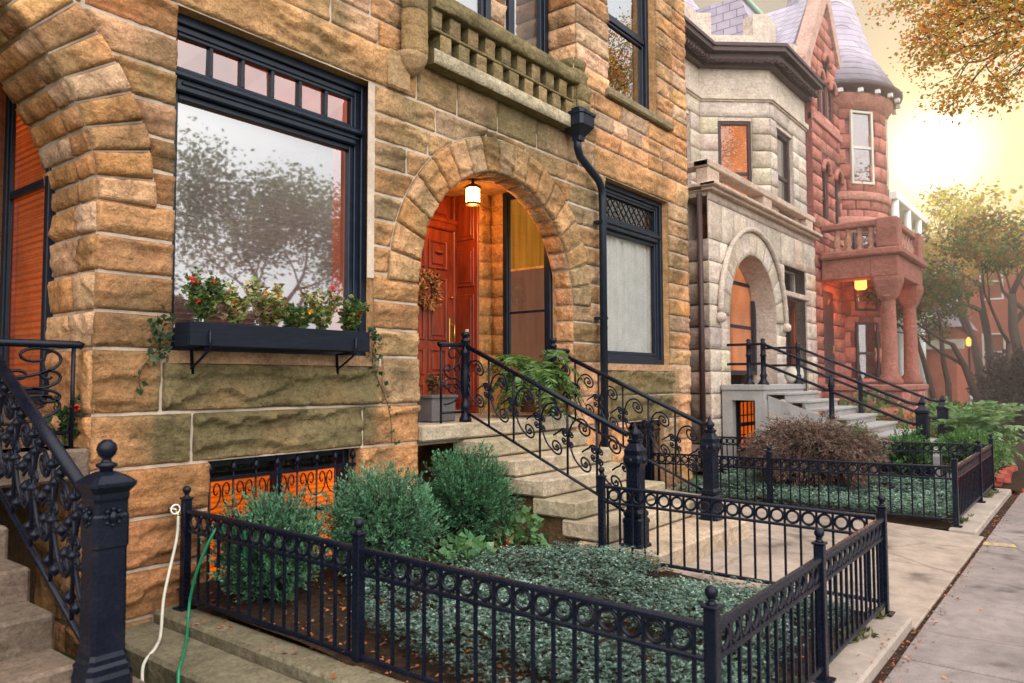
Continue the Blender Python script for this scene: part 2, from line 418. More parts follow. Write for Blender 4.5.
# ------------------------------------------------------------------ leaves
def leaf_mesh(name, pts, dirs, lens, wid, cols, mat, parent=None, fold=.25, up=None, loc=None):
    """pts (n,3) leaf bases, dirs (n,3) unit, lens (n,), wid ratio; two quads folded on the midrib"""
    n = len(pts); dirs = dirs / np.linalg.norm(dirs, axis=1, keepdims=True)
    rnd = rng.normal(size=(n, 3)) if up is None else up + rng.normal(0, .35, (n, 3))
    side = np.cross(dirs, rnd); side /= (np.linalg.norm(side, axis=1, keepdims=True) + 1e-9)
    nor = np.cross(side, dirs)
    L = lens[:, None]; w = (lens * wid)[:, None]
    a = pts; b = pts + dirs * L * .5 + side * w * .5 + nor * w * fold; c = pts + dirs * L + nor * L * (-.08); d = pts + dirs * L * .5 - side * w * .5 + nor * w * fold
    m = pts + dirs * L * .52
    V = np.stack([a, b, c, d, m], 1).reshape(-1, 3)
    base = np.arange(n)[:, None] * 5
    F = np.concatenate([base + np.array([0, 1, 2]), base + np.array([0, 2, 3])], 0) if fold == 0 else np.concatenate([base + np.array([0, 1, 4]), base + np.array([1, 2, 4]), base + np.array([4, 2, 3]), base + np.array([0, 4, 3])], 0)
    C = np.ones((n, 5, 4), np.float32); C[:, :, :3] = cols[:, None, :]
    C[:, 4, :3] *= .8; C[:, 2, :3] *= 1.1
    me = bpy.data.meshes.new(name)
    me.vertices.add(len(V)); me.vertices.foreach_set('co', V.astype(np.float32).ravel())
    me.loops.add(F.size); me.loops.foreach_set('vertex_index', F.astype(np.int32).ravel())
    me.polygons.add(len(F)); me.polygons.foreach_set('loop_start', np.arange(0, F.size, 3, dtype=np.int32))
    me.update(calc_edges=True); me.validate()
    at = me.color_attributes.new('col', 'FLOAT_COLOR', 'POINT'); at.data.foreach_set('color', C.ravel())
    me.materials.append(M[mat]); return link(name, me, parent, loc)
def jcol(cols, n, var=.25):
    cols = np.array(cols); k = rng.integers(len(cols), size=n)
    return cols[k] * (1 + rng.uniform(-var, var, (n, 1)))
def usphere(n):
    v = rng.normal(size=(n, 3)); return v / np.linalg.norm(v, axis=1, keepdims=True)
# ================================================================== MAIN HOUSE
WY = 4.95
house = thing('stone_house', 'tan rock-faced sandstone row house with round arched porch and red front door', 'house', (6.2, WY, 0))
AC, AS, AR, AO = 6.18, 2.54, 1.29, 1.66          # porch arch: centre x, springing, inner and outer radius
LC, LS = .77, 2.80                                 # neighbouring arch at the frame's edge
ZS = [-.1, .12, .43, .76, 1.09, 1.44, 1.86, 2.10, 2.35, 2.59, 2.83, 3.06, 3.29, 3.53, 3.77, 4.01, 4.26, 4.62, 4.85, 5.07, 5.31, 5.56, 5.80, 6.05, 6.29, 6.54, 6.78, 7.03, 7.27, 7.52, 7.76, 8.0, 8.25]
X0, X1 = -2.2, 10.67
OPEN = [(2.56, 4.36, 1.86, 4.26), (2.85, 4.22, .12, 1.09), (AC - AR, AC + AR, -.1, AS), (LC - AR, LC + AR, -.1, LS),
        (8.22, 10.02, 1.86, 4.26), (8.75, 9.78, .12, 1.09), (8.33, 9.72, 5.31, 7.76), (4.9, 7.6, 4.62, 7.52)]
SPECIAL = {  # course index -> forced blocks (x0, x1, amp)
    5: [(2.50, 4.44, .045), (8.2, 10.1, .04)], 4: [(2.72, 4.24, .04), (8.3, 10.0, .04)],
    16: [(2.22, 4.55, .035), (4.86, 5.42, .014), (5.42, 6.05, .014), (6.05, 6.75, .014), (6.75, 7.62, .016), (7.95, 10.25, .016)]}
def kill_arch(u, v):
    def dist(cx, cz):
        r = np.hypot(u - cx, v - cz)
        return np.where(v > cz, r - (AO - .01), np.abs(u - cx) - AR + .2)
    return np.minimum(dist(AC, AS), dist(LC, LS))
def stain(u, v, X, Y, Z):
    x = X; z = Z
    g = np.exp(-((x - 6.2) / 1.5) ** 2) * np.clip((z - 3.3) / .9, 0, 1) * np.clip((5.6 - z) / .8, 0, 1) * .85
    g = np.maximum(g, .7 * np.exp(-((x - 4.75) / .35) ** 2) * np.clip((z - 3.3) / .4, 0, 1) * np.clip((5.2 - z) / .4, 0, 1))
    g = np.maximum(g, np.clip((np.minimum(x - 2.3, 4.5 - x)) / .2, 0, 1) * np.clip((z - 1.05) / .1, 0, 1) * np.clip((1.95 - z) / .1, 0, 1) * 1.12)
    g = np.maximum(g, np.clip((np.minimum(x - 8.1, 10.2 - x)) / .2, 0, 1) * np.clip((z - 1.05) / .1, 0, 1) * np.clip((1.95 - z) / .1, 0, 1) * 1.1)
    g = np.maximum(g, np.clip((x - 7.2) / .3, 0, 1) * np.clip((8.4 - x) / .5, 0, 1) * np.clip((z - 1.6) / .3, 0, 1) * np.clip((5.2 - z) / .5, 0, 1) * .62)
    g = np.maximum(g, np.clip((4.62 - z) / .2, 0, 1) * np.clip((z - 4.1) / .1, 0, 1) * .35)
    st = np.clip((fbm(x * 1.9, z * .55, 91, 3) - .49) * 5, 0, 1) * .60
    g = np.maximum(np.maximum(g, np.clip((.75 - z) / .5, 0, 1) * .4), st)
    return MOSS, g
rock = Rock(); mp = plane_y(WY)
for ci in range(len(ZS) - 1):
    za, zb = ZS[ci], ZS[ci + 1]; zm = (za + zb) / 2
    cuts = [(a, b) for a, b, c, d in OPEN if c - .01 <= zm <= d + .01]
    forced = SPECIAL.get(ci, [])
    occ = sorted(cuts + [(a, b) for a, b, _ in forced])
    free = []; x = X0
    for a, b in occ:
        if a > x + .03: free.append((x, a))
        x = max(x, b)
    if x < X1: free.append((x, X1))
    for a, b in free:
        for (p, q) in split(a, b, .34, .86 if zb - za < .3 else .8):
            cm = (p + q) / 2
            # skip blocks wholly inside an arch
            if all(math.hypot(xx - c, zz - s) < AO - .08 or (abs(xx - c) < AR - .02 and zz < s) for c, s in ((AC, AS),) for xx in (p, q) for zz in (za, zb)): continue
            if all(math.hypot(xx - LC, zz - LS) < AO - .08 for xx in (p, q) for zz in (za, zb)): continue
            near = cm < 5
            amp = .026 if zm < 1.8 else .019; tn = np.array(pick()) * ((.74, .65, .61) if cm < 2.52 else (1, .97, .95) if cm < 4.9 else (1.03, 1.02, 1.05))  # leftmost stones browner and darker: shade of the near corner put into their tone
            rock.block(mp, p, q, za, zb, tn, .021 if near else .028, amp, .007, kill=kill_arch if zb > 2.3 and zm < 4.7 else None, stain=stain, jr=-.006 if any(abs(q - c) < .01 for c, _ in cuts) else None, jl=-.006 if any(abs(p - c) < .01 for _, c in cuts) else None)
    for (p, q, am) in forced:
        rock.block(mp, p, q, za if ci != 5 else za, zb if ci != 5 else 1.79, pick(), .024 if p < 5 else .032, am, .007, kill=kill_arch if ci == 16 and 4.8 < p < 7.7 else None, stain=stain)
# voussoirs
for cx, cz, nst in ((AC, AS, 19), (LC, LS, 15)):
    a0, a1 = -.0, PI
    if cx == LC: a1 = 1.75
    da = (a1 - a0) / nst
    for k in range(nst):
        rock.block(ring_map(cx, cz, WY - .012), a0 + k * da, a0 + (k + 1) * da, AR, AO + rng.uniform(-.0, .015), pick(), .021, .020, .006, uc=(AR + AO) / 2, stain=stain, base=.014)
        rock.block(intrados_map(cx, cz, AR + .008), a0 + k * da, a0 + (k + 1) * da, WY + .005, WY + .26, pick(), .04, .02, .006, uc=AR)
        if cx == LC: rock.block(intrados_map(cx, cz, AR + .008), a0 + k * da, a0 + (k + 1) * da, WY + .26, WY + .76, pick(), .05, .02, .006, uc=AR)
# jamb faces (porch right jamb, left house right jamb)
for xj, top, depth in ((AC + AR, AS, .26), (LC + AR, LS, .76)):
    for ci in range(len(ZS) - 1):
        za, zb = ZS[ci], min(ZS[ci + 1], top)
        if zb - za < .06: continue
        parts = [(WY + .004, WY + depth)] if depth < .4 else [(WY + .004, WY + .3 + rng.uniform(-.06, .1)), None]
        if parts[-1] is None: parts[-1] = (parts[0][1], WY + depth)
        for a, b in parts:
            rock.block(plane_x(xj + .004), a, b, za, zb, pick(), .03, .028, .006, jl=-.012 if a < WY + .02 else None)
# loggia right pier side, left pier side and back wall of the loggia
for ci in range(17, len(ZS) - 2):
    za, zb = ZS[ci], ZS[ci + 1]
    rock.block(plane_x(7.604), WY + .004, WY + .45, za, zb, pick(), .05, .034, .007, stain=stain)
    for a, b in split(4.9, 5.5, .3, .6) + split(6.45, 6.75, .3, .6): rock.block(plane_y(5.40), a, b, za, zb, pick(), .06, .03, .007)
    if zb < 5.4 or zb > 7.5: rock.block(plane_y(5.40), 5.5, 6.45, za, zb, pick(), .06, .03)
# porch side pier beyond the side window, pilaster at the door
for ci in range(6, 16):
    za, zb = ZS[ci] - .12, ZS[ci + 1] - .12
    if za < 1.24: continue
    rock.block(plane_y(6.2), 7.2, 7.46, za, zb, (.50, .27, .10), .06, .012, .005)
    rock.block(plane_x(7.452), 5.98, 6.2, za, zb, (.50, .27, .10), .06, .012, .005)
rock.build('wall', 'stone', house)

# mortar bed with its openings, arch spandrels, hidden flanks, roof
mo = MB()
xs = sorted({X0, X1, *[a for o in OPEN for a in (o[0] - .004, o[1] + .004)], AC - 1.9, AC + 1.9, LC - 1.9, LC + 1.9, 2.53})
zs = sorted({-.1, 8.25, *[a for o in OPEN for a in (o[2], o[3])], AS, AS + 1.9, LS, LS + 1.75})
rects = OPEN + [(AC - 1.9, AC + 1.9, AS, AS + 1.9), (LC - 1.9, LC + 1.7, LS, LS + 1.75)]
xs = sorted(set(xs) | {LC + 1.7}); yb = WY + .006
for i in range(len(xs) - 1):
    for j in range(len(zs) - 1):
        cx, cz = (xs[i] + xs[i + 1]) / 2, (zs[j] + zs[j + 1]) / 2
        if any(a - .004 < cx < b + .004 and c < cz < d for a, b, c, d in rects): continue
        mo.quad((xs[i], yb, zs[j]), (xs[i + 1], yb, zs[j]), (xs[i + 1], yb, zs[j + 1]), (xs[i], yb, zs[j + 1]))
def fan(cx, cz, r, xl, xr, zt, n=48):
    P = []
    for k in range(n + 1):
        t = PI * k / n; c, s = math.cos(t), math.sin(t)
        lim = min((xr - cx) / c if c > 1e-6 else 1e9, (xl - cx) / c if c < -1e-6 else 1e9, (zt - cz) / s if s > 1e-6 else 1e9)
        P.append(((cx + r * c, yb - .003, cz + r * s), (cx + lim * c, yb - .003, cz + lim * s)))
    for k in range(n): mo.quad(P[k][0], P[k][1], P[k + 1][1], P[k + 1][0])
    cyl = [[(cx + (r - .0) * math.cos(PI * k / n), y, cz + r * math.sin(PI * k / n)) for k in range(n + 1)] for y in (yb, yb + (.26 if cx > 3 else .76))]
    for k in range(n): mo.quad(cyl[0][k], cyl[0][k + 1], cyl[1][k + 1], cyl[1][k])
fan(AC, AS, AR + .012, AC - 1.9, AC + 1.9, AS + 1.9 - .006); fan(LC, LS, AR + .012, LC - 1.9, LC + 1.7, LS + 1.75 - .006)
mo.quad((AC + AR + .012, yb, -.1), (AC + AR + .012, yb + .26, -.1), (AC + AR + .012, yb + .26, AS), (AC + AR + .012, yb, AS))
mo.quad((LC + AR + .012, yb, -.1), (LC + AR + .012, yb + .76, -.1), (LC + AR + .012, yb + .76, LS), (LC + AR + .012, yb, LS))
mo.quad((7.612, yb, 4.62), (7.612, yb + .46, 4.62), (7.612, yb + .46, 8.25), (7.612, yb, 8.25))
mo.quad((4.9, 5.412, 4.62), (7.6, 5.412, 4.62), (7.6, 5.412, 5.4), (4.9, 5.412, 5.4))
for a, b in ((4.9, 5.5), (6.45, 6.78)): mo.quad((a, 5.412, 5.4), (b, 5.412, 5.4), (b, 5.412, 7.6), (a, 5.412, 7.6))
mo.quad((4.9, 5.412, 7.5), (7.6, 5.412, 7.5), (7.6, 5.412, 8.25), (4.9, 5.412, 8.25))
mo.build('mortar_bed', 'mortar', house)
mass = MB()
mass.box(X0, 4.86, 6.75, 15, -.1, 8.2); mass.box(7.64, X1 - .02, 6.2, 15, -.1, 8.2); mass.box(4.86, 7.64, 6.9, 15, -.1, 8.2)
mass.quad((X1 - .004, WY + .008, -.1), (X1 - .004, 15, -.1), (X1 - .004, 15, 8.25), (X1 - .004, WY + .008, 8.25))
mass.box(X0, X1, 5.0, 15, 8.25, 8.4)
setcol(mass.build('side_wall', 'smooth_stone', house), (.36, .20, .10))

# dressed reveals, sills, parapet, colonettes
for (x0, x1, z0, z1, d) in ((2.56, 4.36, 1.86, 4.26, .16), (8.22, 10.02, 1.86, 4.26, .16), (8.33, 9.72, 5.43, 7.76, .2), (2.85, 4.22, .12, 1.09, .22), (8.75, 9.78, .12, 1.09, .22)):
    dr = MB(); dr.box(x0 - .09, x0, WY + .02, WY + .095, z0, z1); dr.box(x1, x1 + .05, WY + .012, WY + d, z0, z1)
    dr.box(x0 - .05, x1 + .05, WY + .011, WY + d, z1, z1 + .05); o = dr.build('window_reveal', 'smooth_stone', house); setcol(o, (.50, .29, .14))
for (x0, x1, zt) in ((2.53, 4.39, 1.86), (8.19, 10.05, 1.86)):
    sl = MB(); sl.poly_prism([(0, 0)] * 0 or [(x0, zt - .085), (x1, zt - .085), (x1, zt - .03), (x1 - .04, zt), (x0 + .04, zt), (x0, zt - .03)], WY - .035, WY + .16)
    o = sl.build('window_sill', 'smooth_stone', house); setcol(o, (.36, .22, .13))
sl = MB(); sl.box(8.24, 10.08, WY - .09, WY + .22, 5.315, 5.43, .02); o = sl.build('window_sill', 'smooth_stone', house); setcol(o, (.22, .18, .11))

# checkerboard parapet of the balcony above the arch
pa = Rock(); PY = WY - .13
px0, px1 = 4.93, 7.30
pal2 = [(.34, .235, .12), (.29, .21, .11), (.38, .25, .125)]
def pst(u, v, X, Y, Z): return MOSS, .55 + 0 * X + .35 * np.clip((Z - 5.1) / .1, 0, 1)
nb = 9; bw = (px1 - px0) / nb
for row, (za, zb) in enumerate(((4.745, 4.925), (4.955, 5.135))):
    for k in range(nb + 1):
        a = px0 + (k + (.5 if row == 0 else 0)) * bw - .02; b = a + bw * .60
        a = max(a, px0); b = min(b, px1 + .05)
        if b - a < .05: continue
        pa.block(plane_y(PY), a, b, za, zb, pal2[k % 3], .035, .009, .002, stain=pst, back=-.0)
for z0, z1, am, ov in ((4.60, 4.745, .006, .03), (4.925, 4.955, .004, .005), (5.135, 5.30, .02, .05)):
    pa.block(plane_y(PY - ov), px0, px1 + .05, z0, z1, (.40, .34, .25) if z0 < 4.7 else (.25, .2, .1), .05, am, .001, stain=pst if z0 > 4.7 else None, back=-.0)
pa.build('parapet_facing', 'stone', house)
pb = MB()
for row, (za, zb) in enumerate(((4.742, 4.928), (4.952, 5.138))):
    for k in range(nb + 1):
        a = px0 + (k + (.5 if row == 0 else 0)) * bw - .016; b = a + bw * .60 - .008
        a = max(a, px0); b = min(b, px1 + .045)
        if b - a > .05: pb.box(a, b, PY + .002, PY + .36, za, zb)
for z0, z1, ov in ((4.602, 4.743, .028), (4.926, 4.954, .003), (5.137, 5.298, .048)):
    pb.box(px0 + .003, px1 + .047, PY - ov + .004, PY + .24, z0, z1)
pb.box(4.9, 7.6, PY + .2, 5.45, 4.52, 4.6)
o = pb.build('parapet', 'smooth_stone', house); setcol(o, (.17, .14, .07))
# mossy stepped pier closing the parapet, left colonette with its corbel
pr_ = Rock()
for k, (z0, z1) in enumerate(((4.6, 4.78), (4.78, 4.98), (4.98, 5.18), (5.18, 5.36), (5.36, 5.5))):
    w = .0 if k < 3 else .05 * (k - 2)
    pr_.block(plane_y(WY - .17 + w * .4), 7.33, 7.62 - w * .5, z0, z1, (.27, .21, .11), .04, .03, .004, stain=pst, back=.0)
    pr_.block(plane_x(7.33), WY - .165 + w * .4, 5.3, z0, z1, (.25, .2, .1), .05, .03, .004, stain=pst, back=.0)
pr_.build('balcony_pier', 'stone', house); pr_ = Rock()
for z in np.arange(4.62, 8.2, .4):
    pr_.block(lambda u, v, h: (4.745 - np.cos(u) * (.14 + h * .5), WY - .06 - np.sin(u) * (.14 + h * .5), v), 0, PI, z, z + .4, (.38, .24, .125), .04, .008, .002, uc=.15, stain=pst if z < 5.2 else None, back=-.004)
pr_.build('colonette', 'stone', house)
cb = MB(); cb.lathe([(.02, 4.44), (.06, 4.46), (.12, 4.52), (.15, 4.58), (.16, 4.63)], (4.745, WY - .04, 0), 16)
cb.box(4.47, 4.74, WY - .06, WY + .02, 4.27, 4.62, .02)
o = cb.build('corbel', 'smooth_stone', house); setcol(o, (.33, .22, .12))

# ------------------------------------------------------------------ windows of the house
def part(mb, name, mat, parent): return mb.build(name, mat, parent)
def frame_ring(mb, x0, x1, z0, z1, w, y0, y1, bev=.006):
    mb.box(x0, x0 + w, y0, y1, z0, z1, bev); mb.box(x1 - w, x1, y0, y1, z0, z1, bev)
    mb.box(x0 + w, x1 - w, y0 + .0015, y1 - .0015, z0, z0 + w, bev); mb.box(x0 + w, x1 - w, y0 + .0015, y1 - .0015, z1 - w, z1, bev)
def blinds(x0, x1, z0, z1, y, step=.038, tilt=.024, cover=.80):
    b = MB(); z = z0
    while z < z1:
        b.quad((x0, y, z), (x1, y, z), (x1, y - tilt, z + step * cover), (x0, y - tilt, z + step * cover)); z += step
    return b
# big front window (window 1)
w = MB(); frame_ring(w, 2.49, 4.36, 1.862, 4.258, .07, WY + .10, WY + .24); frame_ring(w, 2.56, 4.29, 1.93, 4.19, .05, WY + .13, WY + .22)
w.box(2.61, 4.24, WY + .10, WY + .22, 3.70, 3.86, .012); w.box(2.56, 4.29, WY + .065, WY + .2, 3.79, 3.835, .012); w.box(2.65, 4.26, WY + .085, WY + .2, 3.745, 3.77, .008)
frame_ring(w, 2.61, 4.24, 1.98, 3.70, .045, WY + .145, WY + .21); frame_ring(w, 2.61, 4.24, 3.86, 4.14, .03, WY + .14, WY + .21)
for k in range(1, 6): xx = 2.64 + (4.21 - 2.64) * k / 6; w.box(xx - .014, xx + .014, WY + .145, WY + .21, 3.89, 4.11, .005)
w1 = part(w, 'window', 'frame', house)
g = MB(); g.quad((2.65, WY + .185, 2.02), (4.20, WY + .185, 2.02), (4.20, WY + .185, 3.66), (2.65, WY + .185, 3.66)); part(g, 'pane', 'glass', w1)
for k in range(6):
    a = 2.64 + 1.57 * k / 6 + .013; b = 2.64 + 1.57 * (k + 1) / 6 - .013
    g = MB(); g.quad((a, WY + .18, 3.885), (b, WY + .18, 3.885), (b, WY + .18 + .006 * ((k * 37 % 5) - 2) / 2, 4.115), (a, WY + .18, 4.115)); part(g, 'transom_pane', 'glass_mid', w1)
part(blinds(2.62, 4.10, 1.99, 3.70, WY + .27), 'blind', 'blind', w1)
g = MB(); g.quad((2.56, WY + .36, 1.9), (4.36, WY + .36, 1.9), (4.36, WY + .36, 4.25), (2.56, WY + .36, 4.25)); part(g, 'lit_room', 'dimred', w1)
# right front window (window 2) with diamond leaded transom
w = MB(); frame_ring(w, 8.22, 10.02, 1.862, 4.258, .075, WY + .10, WY + .24); frame_ring(w, 8.295, 9.945, 1.935, 4.185, .05, WY + .13, WY + .22)
w.box(8.345, 9.895, WY + .10, WY + .22, 3.64, 3.78, .012); w.box(8.30, 9.94, WY + .075, WY + .2, 3.70, 3.74, .01)
frame_ring(w, 8.345, 9.895, 1.985, 3.64, .05, WY + .145, WY + .21); frame_ring(w, 8.345, 9.895, 3.78, 4.135, .035, WY + .14, WY + .21)
w2 = part(w, 'window', 'frame', house)
g = MB(); g.quad((8.39, WY + .185, 2.03), (9.85, WY + .185, 2.03), (9.85, WY + .185, 3.6), (8.39, WY + .185, 3.6)); part(g, 'pane', 'glass_curtain', w2)
g = MB(); g.quad((8.38, WY + .185, 3.815), (9.86, WY + .185, 3.815), (9.86, WY + .185, 4.1), (8.38, WY + .185, 4.1)); part(g, 'transom_pane', 'glass_mid', w2)
ld = MB()
for k in range(-2, 12):
    for sgn in (1, -1):
        xa = 8.38 + k * .145; xb = xa + .285
        if sgn < 0: xa, xb = xb, xa
        za, zb = 3.815, 4.1
        def clip(xa, za, xb, zb):
            lo, hi = 8.38, 9.86; t0, t1 = 0, 1
            dx = xb - xa
            for L, S in ((lo, 1), (hi, -1)):
                q = (L - xa) / dx
                if S * dx > 0: t0 = max(t0, q)
                else: t1 = min(t1, q)
            return (t0, t1)
        t0, t1 = clip(xa, za, xb, zb)
        if t1 - t0 > .05: ld.tube([(xa + (xb - xa) * t0, WY + .18, za + (zb - za) * t0), (xa + (xb - xa) * t1, WY + .18, za + (zb - za) * t1)], .006, 4)
part(ld, 'lead_lattice', 'frame', w2)
cu = MB(); n = 70; vs = []
for i in range(n + 1):
    x = 8.36 + 1.52 * i / n; y = WY + .262 + .034 * math.sin(i * 1.15) + .016 * math.sin(i * .43)
    vs += [(x, y, 1.98), (x + .006 * math.sin(i), y, 3.66)]
cu.add(vs, [(2 * i, 2 * i + 2, 2 * i + 3, 2 * i + 1) for i in range(n)], True); part(cu, 'curtain', 'curtain', w2)
g = MB(); g.quad((8.22, WY + .4, 1.9), (10.02, WY + .4, 1.9), (10.02, WY + .4, 4.25), (8.22, WY + .4, 4.25)); part(g, 'dark_room', 'dark', w2)
# upper right window
w = MB(); frame_ring(w, 8.33, 9.72, 5.43, 7.758, .08, WY + .13, WY + .28); w.box(8.41, 9.64, WY + .15, WY + .25, 6.52, 6.6, .01); frame_ring(w, 8.41, 9.64, 5.51, 6.52, .04, WY + .17, WY + .24); frame_ring(w, 8.41, 9.64, 6.6, 7.68, .04, WY + .17, WY + .24)
w3 = part(w, 'window', 'frame', house)
for za, zb in ((5.55, 6.48), (6.64, 7.64)):
    g = MB(); g.quad((8.45, WY + .2, za), (9.6, WY + .2, za), (9.6, WY + .2, zb), (8.45, WY + .2, zb)); part(g, 'pane', 'glass_bright', w3)
g = MB(); g.quad((8.3, WY + .5, 5.4), (9.75, WY + .5, 5.4), (9.75, WY + .5, 7.8), (8.3, WY + .5, 7.8)); part(g, 'dark_room', 'dark', w3)
# loggia windows
for (a, b) in ((6.78, 7.585), (5.5, 6.45)):
    w = MB(); frame_ring(w, a, b, 5.0, 7.5, .09, 5.36, 5.46); frame_ring(w, a + .09, b - .09, 5.09, 7.41, .05, 5.385, 5.45); w4 = part(w, 'window', 'frame', house)
    g = MB(); g.quad((a + .13, 5.42, 5.13), (b - .13, 5.42, 5.13), (b - .13, 5.42, 7.37), (a + .13, 5.42, 7.37)); part(g, 'pane', 'glass', w4)
    part(blinds(a + .1, b - .1, 5.1, 7.4, 5.5, .04), 'blind', 'blind', w4)
# basement windows with iron grilles
def integ(f, n=40, h0=0.0):
    x = y = 0; a = h0; P = [(0, 0)]
    for i in range(n):
        t = (i + .5) / n; a += f(t) / n; x += math.cos(a) / n; y += math.sin(a) / n; P.append((x, y))
    return P
def scroll_c(n=44): return integ(lambda t: 1.6 + 15 * abs(2 * t - 1) ** 3.2, n)
def scroll_s(n=48): return integ(lambda t: (1 if t > .5 else -1) * (.6 + 17 * abs(2 * t - 1) ** 2.6), n)
def curl(n=26): return integ(lambda t: 2.0 + 13 * t ** 1.6, n)
def place2(P, a, b):
    """map polyline so that its bounding box diagonal spans a..b (2-D)"""
    xs_ = [p[0] for p in P]; ys_ = [p[1] for p in P]
    x0, x1, y0, y1 = min(xs_), max(xs_), min(ys_), max(ys_)
    return [(a[0] + (p[0] - x0) / (x1 - x0) * (b[0] - a[0]), a[1] + (p[1] - y0) / (y1 - y0) * (b[1] - a[1])) for p in P]
for (a, b, mat_, lit) in ((2.85, 4.22, 'glow', True), (8.75, 9.78, 'dark', False)):
    w = MB(); frame_ring(w, a, b, .122, 1.088, .06, WY + .15, WY + .26); w.box((a + b) / 2 - .03, (a + b) / 2 + .03, WY + .16, WY + .25, .18, 1.03, .006); w.box(a + .06, b - .06, WY + .165, WY + .24, .58, .61, .004)
    wb = part(w, 'basement_window', 'frame', house)
    g = MB(); g.quad((a + .05, WY + .21, .17), (b - .05, WY + .21, .17), (b - .05, WY + .21, 1.04), (a + .05, WY + .21, 1.04)); part(g, 'pane', 'glass_low', wb)
    g = MB(); g.quad((a, WY + .3, .13), (b, WY + .3, .13), (b, WY + .3, .93), (a, WY + .3, .93)); part(g, 'shade', mat_, wb)
    g = MB(); g.quad((a, WY + .31, .9), (b, WY + .31, .9), (b, WY + .31, 1.09), (a, WY + .31, 1.09)); part(g, 'dark_head', 'dark', wb)
    gr = MB(); y = WY + .055
    for z in (.22, .95): gr.box(a + .015, b - .015, y - .012, y + .012, z - .012, z + .012)
    nb_ = int((b - a) / .185); sp = (b - a - .08) / nb_
    for k in range(nb_ + 1):
        xx = a + .04 + k * sp; gr.tube([(xx, y, .16), (xx, y, 1.01)], .009, 6); gr.lathe([(.0, -.0), (.02, .02), (.026, .045), (.012, .08), (0, .1)], (xx, y, .985), 8)
        if k < nb_:
            for fl in (0, 1):
                P = place2(curl(), (xx + .012 if fl == 0 else xx + sp - .012, .74), (xx + sp * .46 if fl == 0 else xx + sp * .54, .92))
                gr.tube([(p[0], y, p[1]) for p in P], .006, 5)
    part(gr, 'window_grille', 'iron', house)

# ------------------------------------------------------------------ porch interior
po = MB()
po.box(4.86, 7.7, 6.62, 6.8, 1.2, 4.3); o = po.build('porch_back_wall', 'redwood', house)
po = MB(); po.quad((4.9, WY + .27, -.1), (4.9, 6.62, -.1), (4.9, 6.62, 4.1), (4.9, WY + .27, 4.1)); po.box(4.9, 7.8, WY + .3, 6.62, 4.05, 4.2)
po.box(7.455, 7.9, WY + .268, WY + .282, 1.24, 4.05); po.box(7.46, 7.9, 5.985, 6.6, 1.24, 4.05); po.box(7.203, 7.46, 6.205, 6.6, 1.24, 4.05); po.box(7.46, 7.7, WY + .27, 6.0, -.1, 1.55)
o = po.build('porch_wall', 'smooth_stone', house); setcol(o, (.46, .25, .10))
rj = MB(); rj.box(7.17, 7.2, 6.19, 6.6, 1.24, 4.05, .01)
for z0, z1 in ((1.34, 1.75), (1.85, 2.75), (2.85, 3.35), (3.45, 3.95)):
    rj.box(7.158, 7.172, 6.25, 6.55, z0, z1, .006); rj.box(7.150, 7.16, 6.29, 6.51, z0 + .05, z1 - .05, .006)
rj.box(7.12, 7.2, 6.55, 6.61, 1.24, 4.05, .01); rj.box(5.1, 7.2, 6.54, 6.61, 3.57, 3.68, .02); rj.box(5.1, 7.2, 6.52, 6.6, 3.66, 3.72, .01)
for k in range(4): rj.box(5.25 + k * .47, 5.62 + k * .47, 6.585, 6.625, 3.78, 4.0, .01)
part(rj, 'door_surround', 'redwood', house)
for k, xa in enumerate((6.13, 5.12)):
    d = MB(); d.box(xa, xa + .985, 6.56, 6.615, 1.262, 3.56, .006)
    for i in range(2):
        p0 = xa + .12 + i * .40
        for z0, z1 in ((1.36, 1.62), (1.72, 2.05), (2.15, 2.95), (3.05, 3.42)):
            frame_ring(d, p0, p0 + .34, z0, z1, .035, 6.535, 6.565, .012); d.box(p0 + .07, p0 + .27, 6.54, 6.565, z0 + .06, z1 - .06, .02)
            if z0 > 3: d.lathe([(.0, 0), (.05, .01), (.08, .03)], (p0 + .17, 6.545, (z0 + z1) / 2), 10)
    dd = part(d, 'door', 'redwood', house)
    if k == 0:
        h = MB(); h.tube([(xa + .93, 6.55, 2.12), (xa + .93, 6.49, 2.15), (xa + .93, 6.49, 2.34), (xa + .93, 6.55, 2.38)], .014, 8); h.box(xa + .9, xa + .96, 6.545, 6.562, 2.05, 2.45, .006); h.lathe([(.022, 0), (.03, .015), (0, .03)], (xa + .93, 6.53, 2.7), 10)
        part(h, 'door_handle', 'brass', dd)
ts = MB(); ts.box(5.0, 7.2, 6.4, 6.62, 1.243, 1.275, .008); o = ts.build('door_sill', 'smooth_stone', house); setcol(o, (.30, .22, .17))
bl = MB(); bl.box(7.14, 7.158, 6.33, 6.38, 2.15, 2.3, .004); part(bl, 'doorbell', 'white', house)
fl = MB(); fl.box(4.9, 7.46, WY + .05, 6.62, 1.05, 1.238); o = fl.build('porch_floor', 'step', house); setcol(o, (.36, .30, .24))
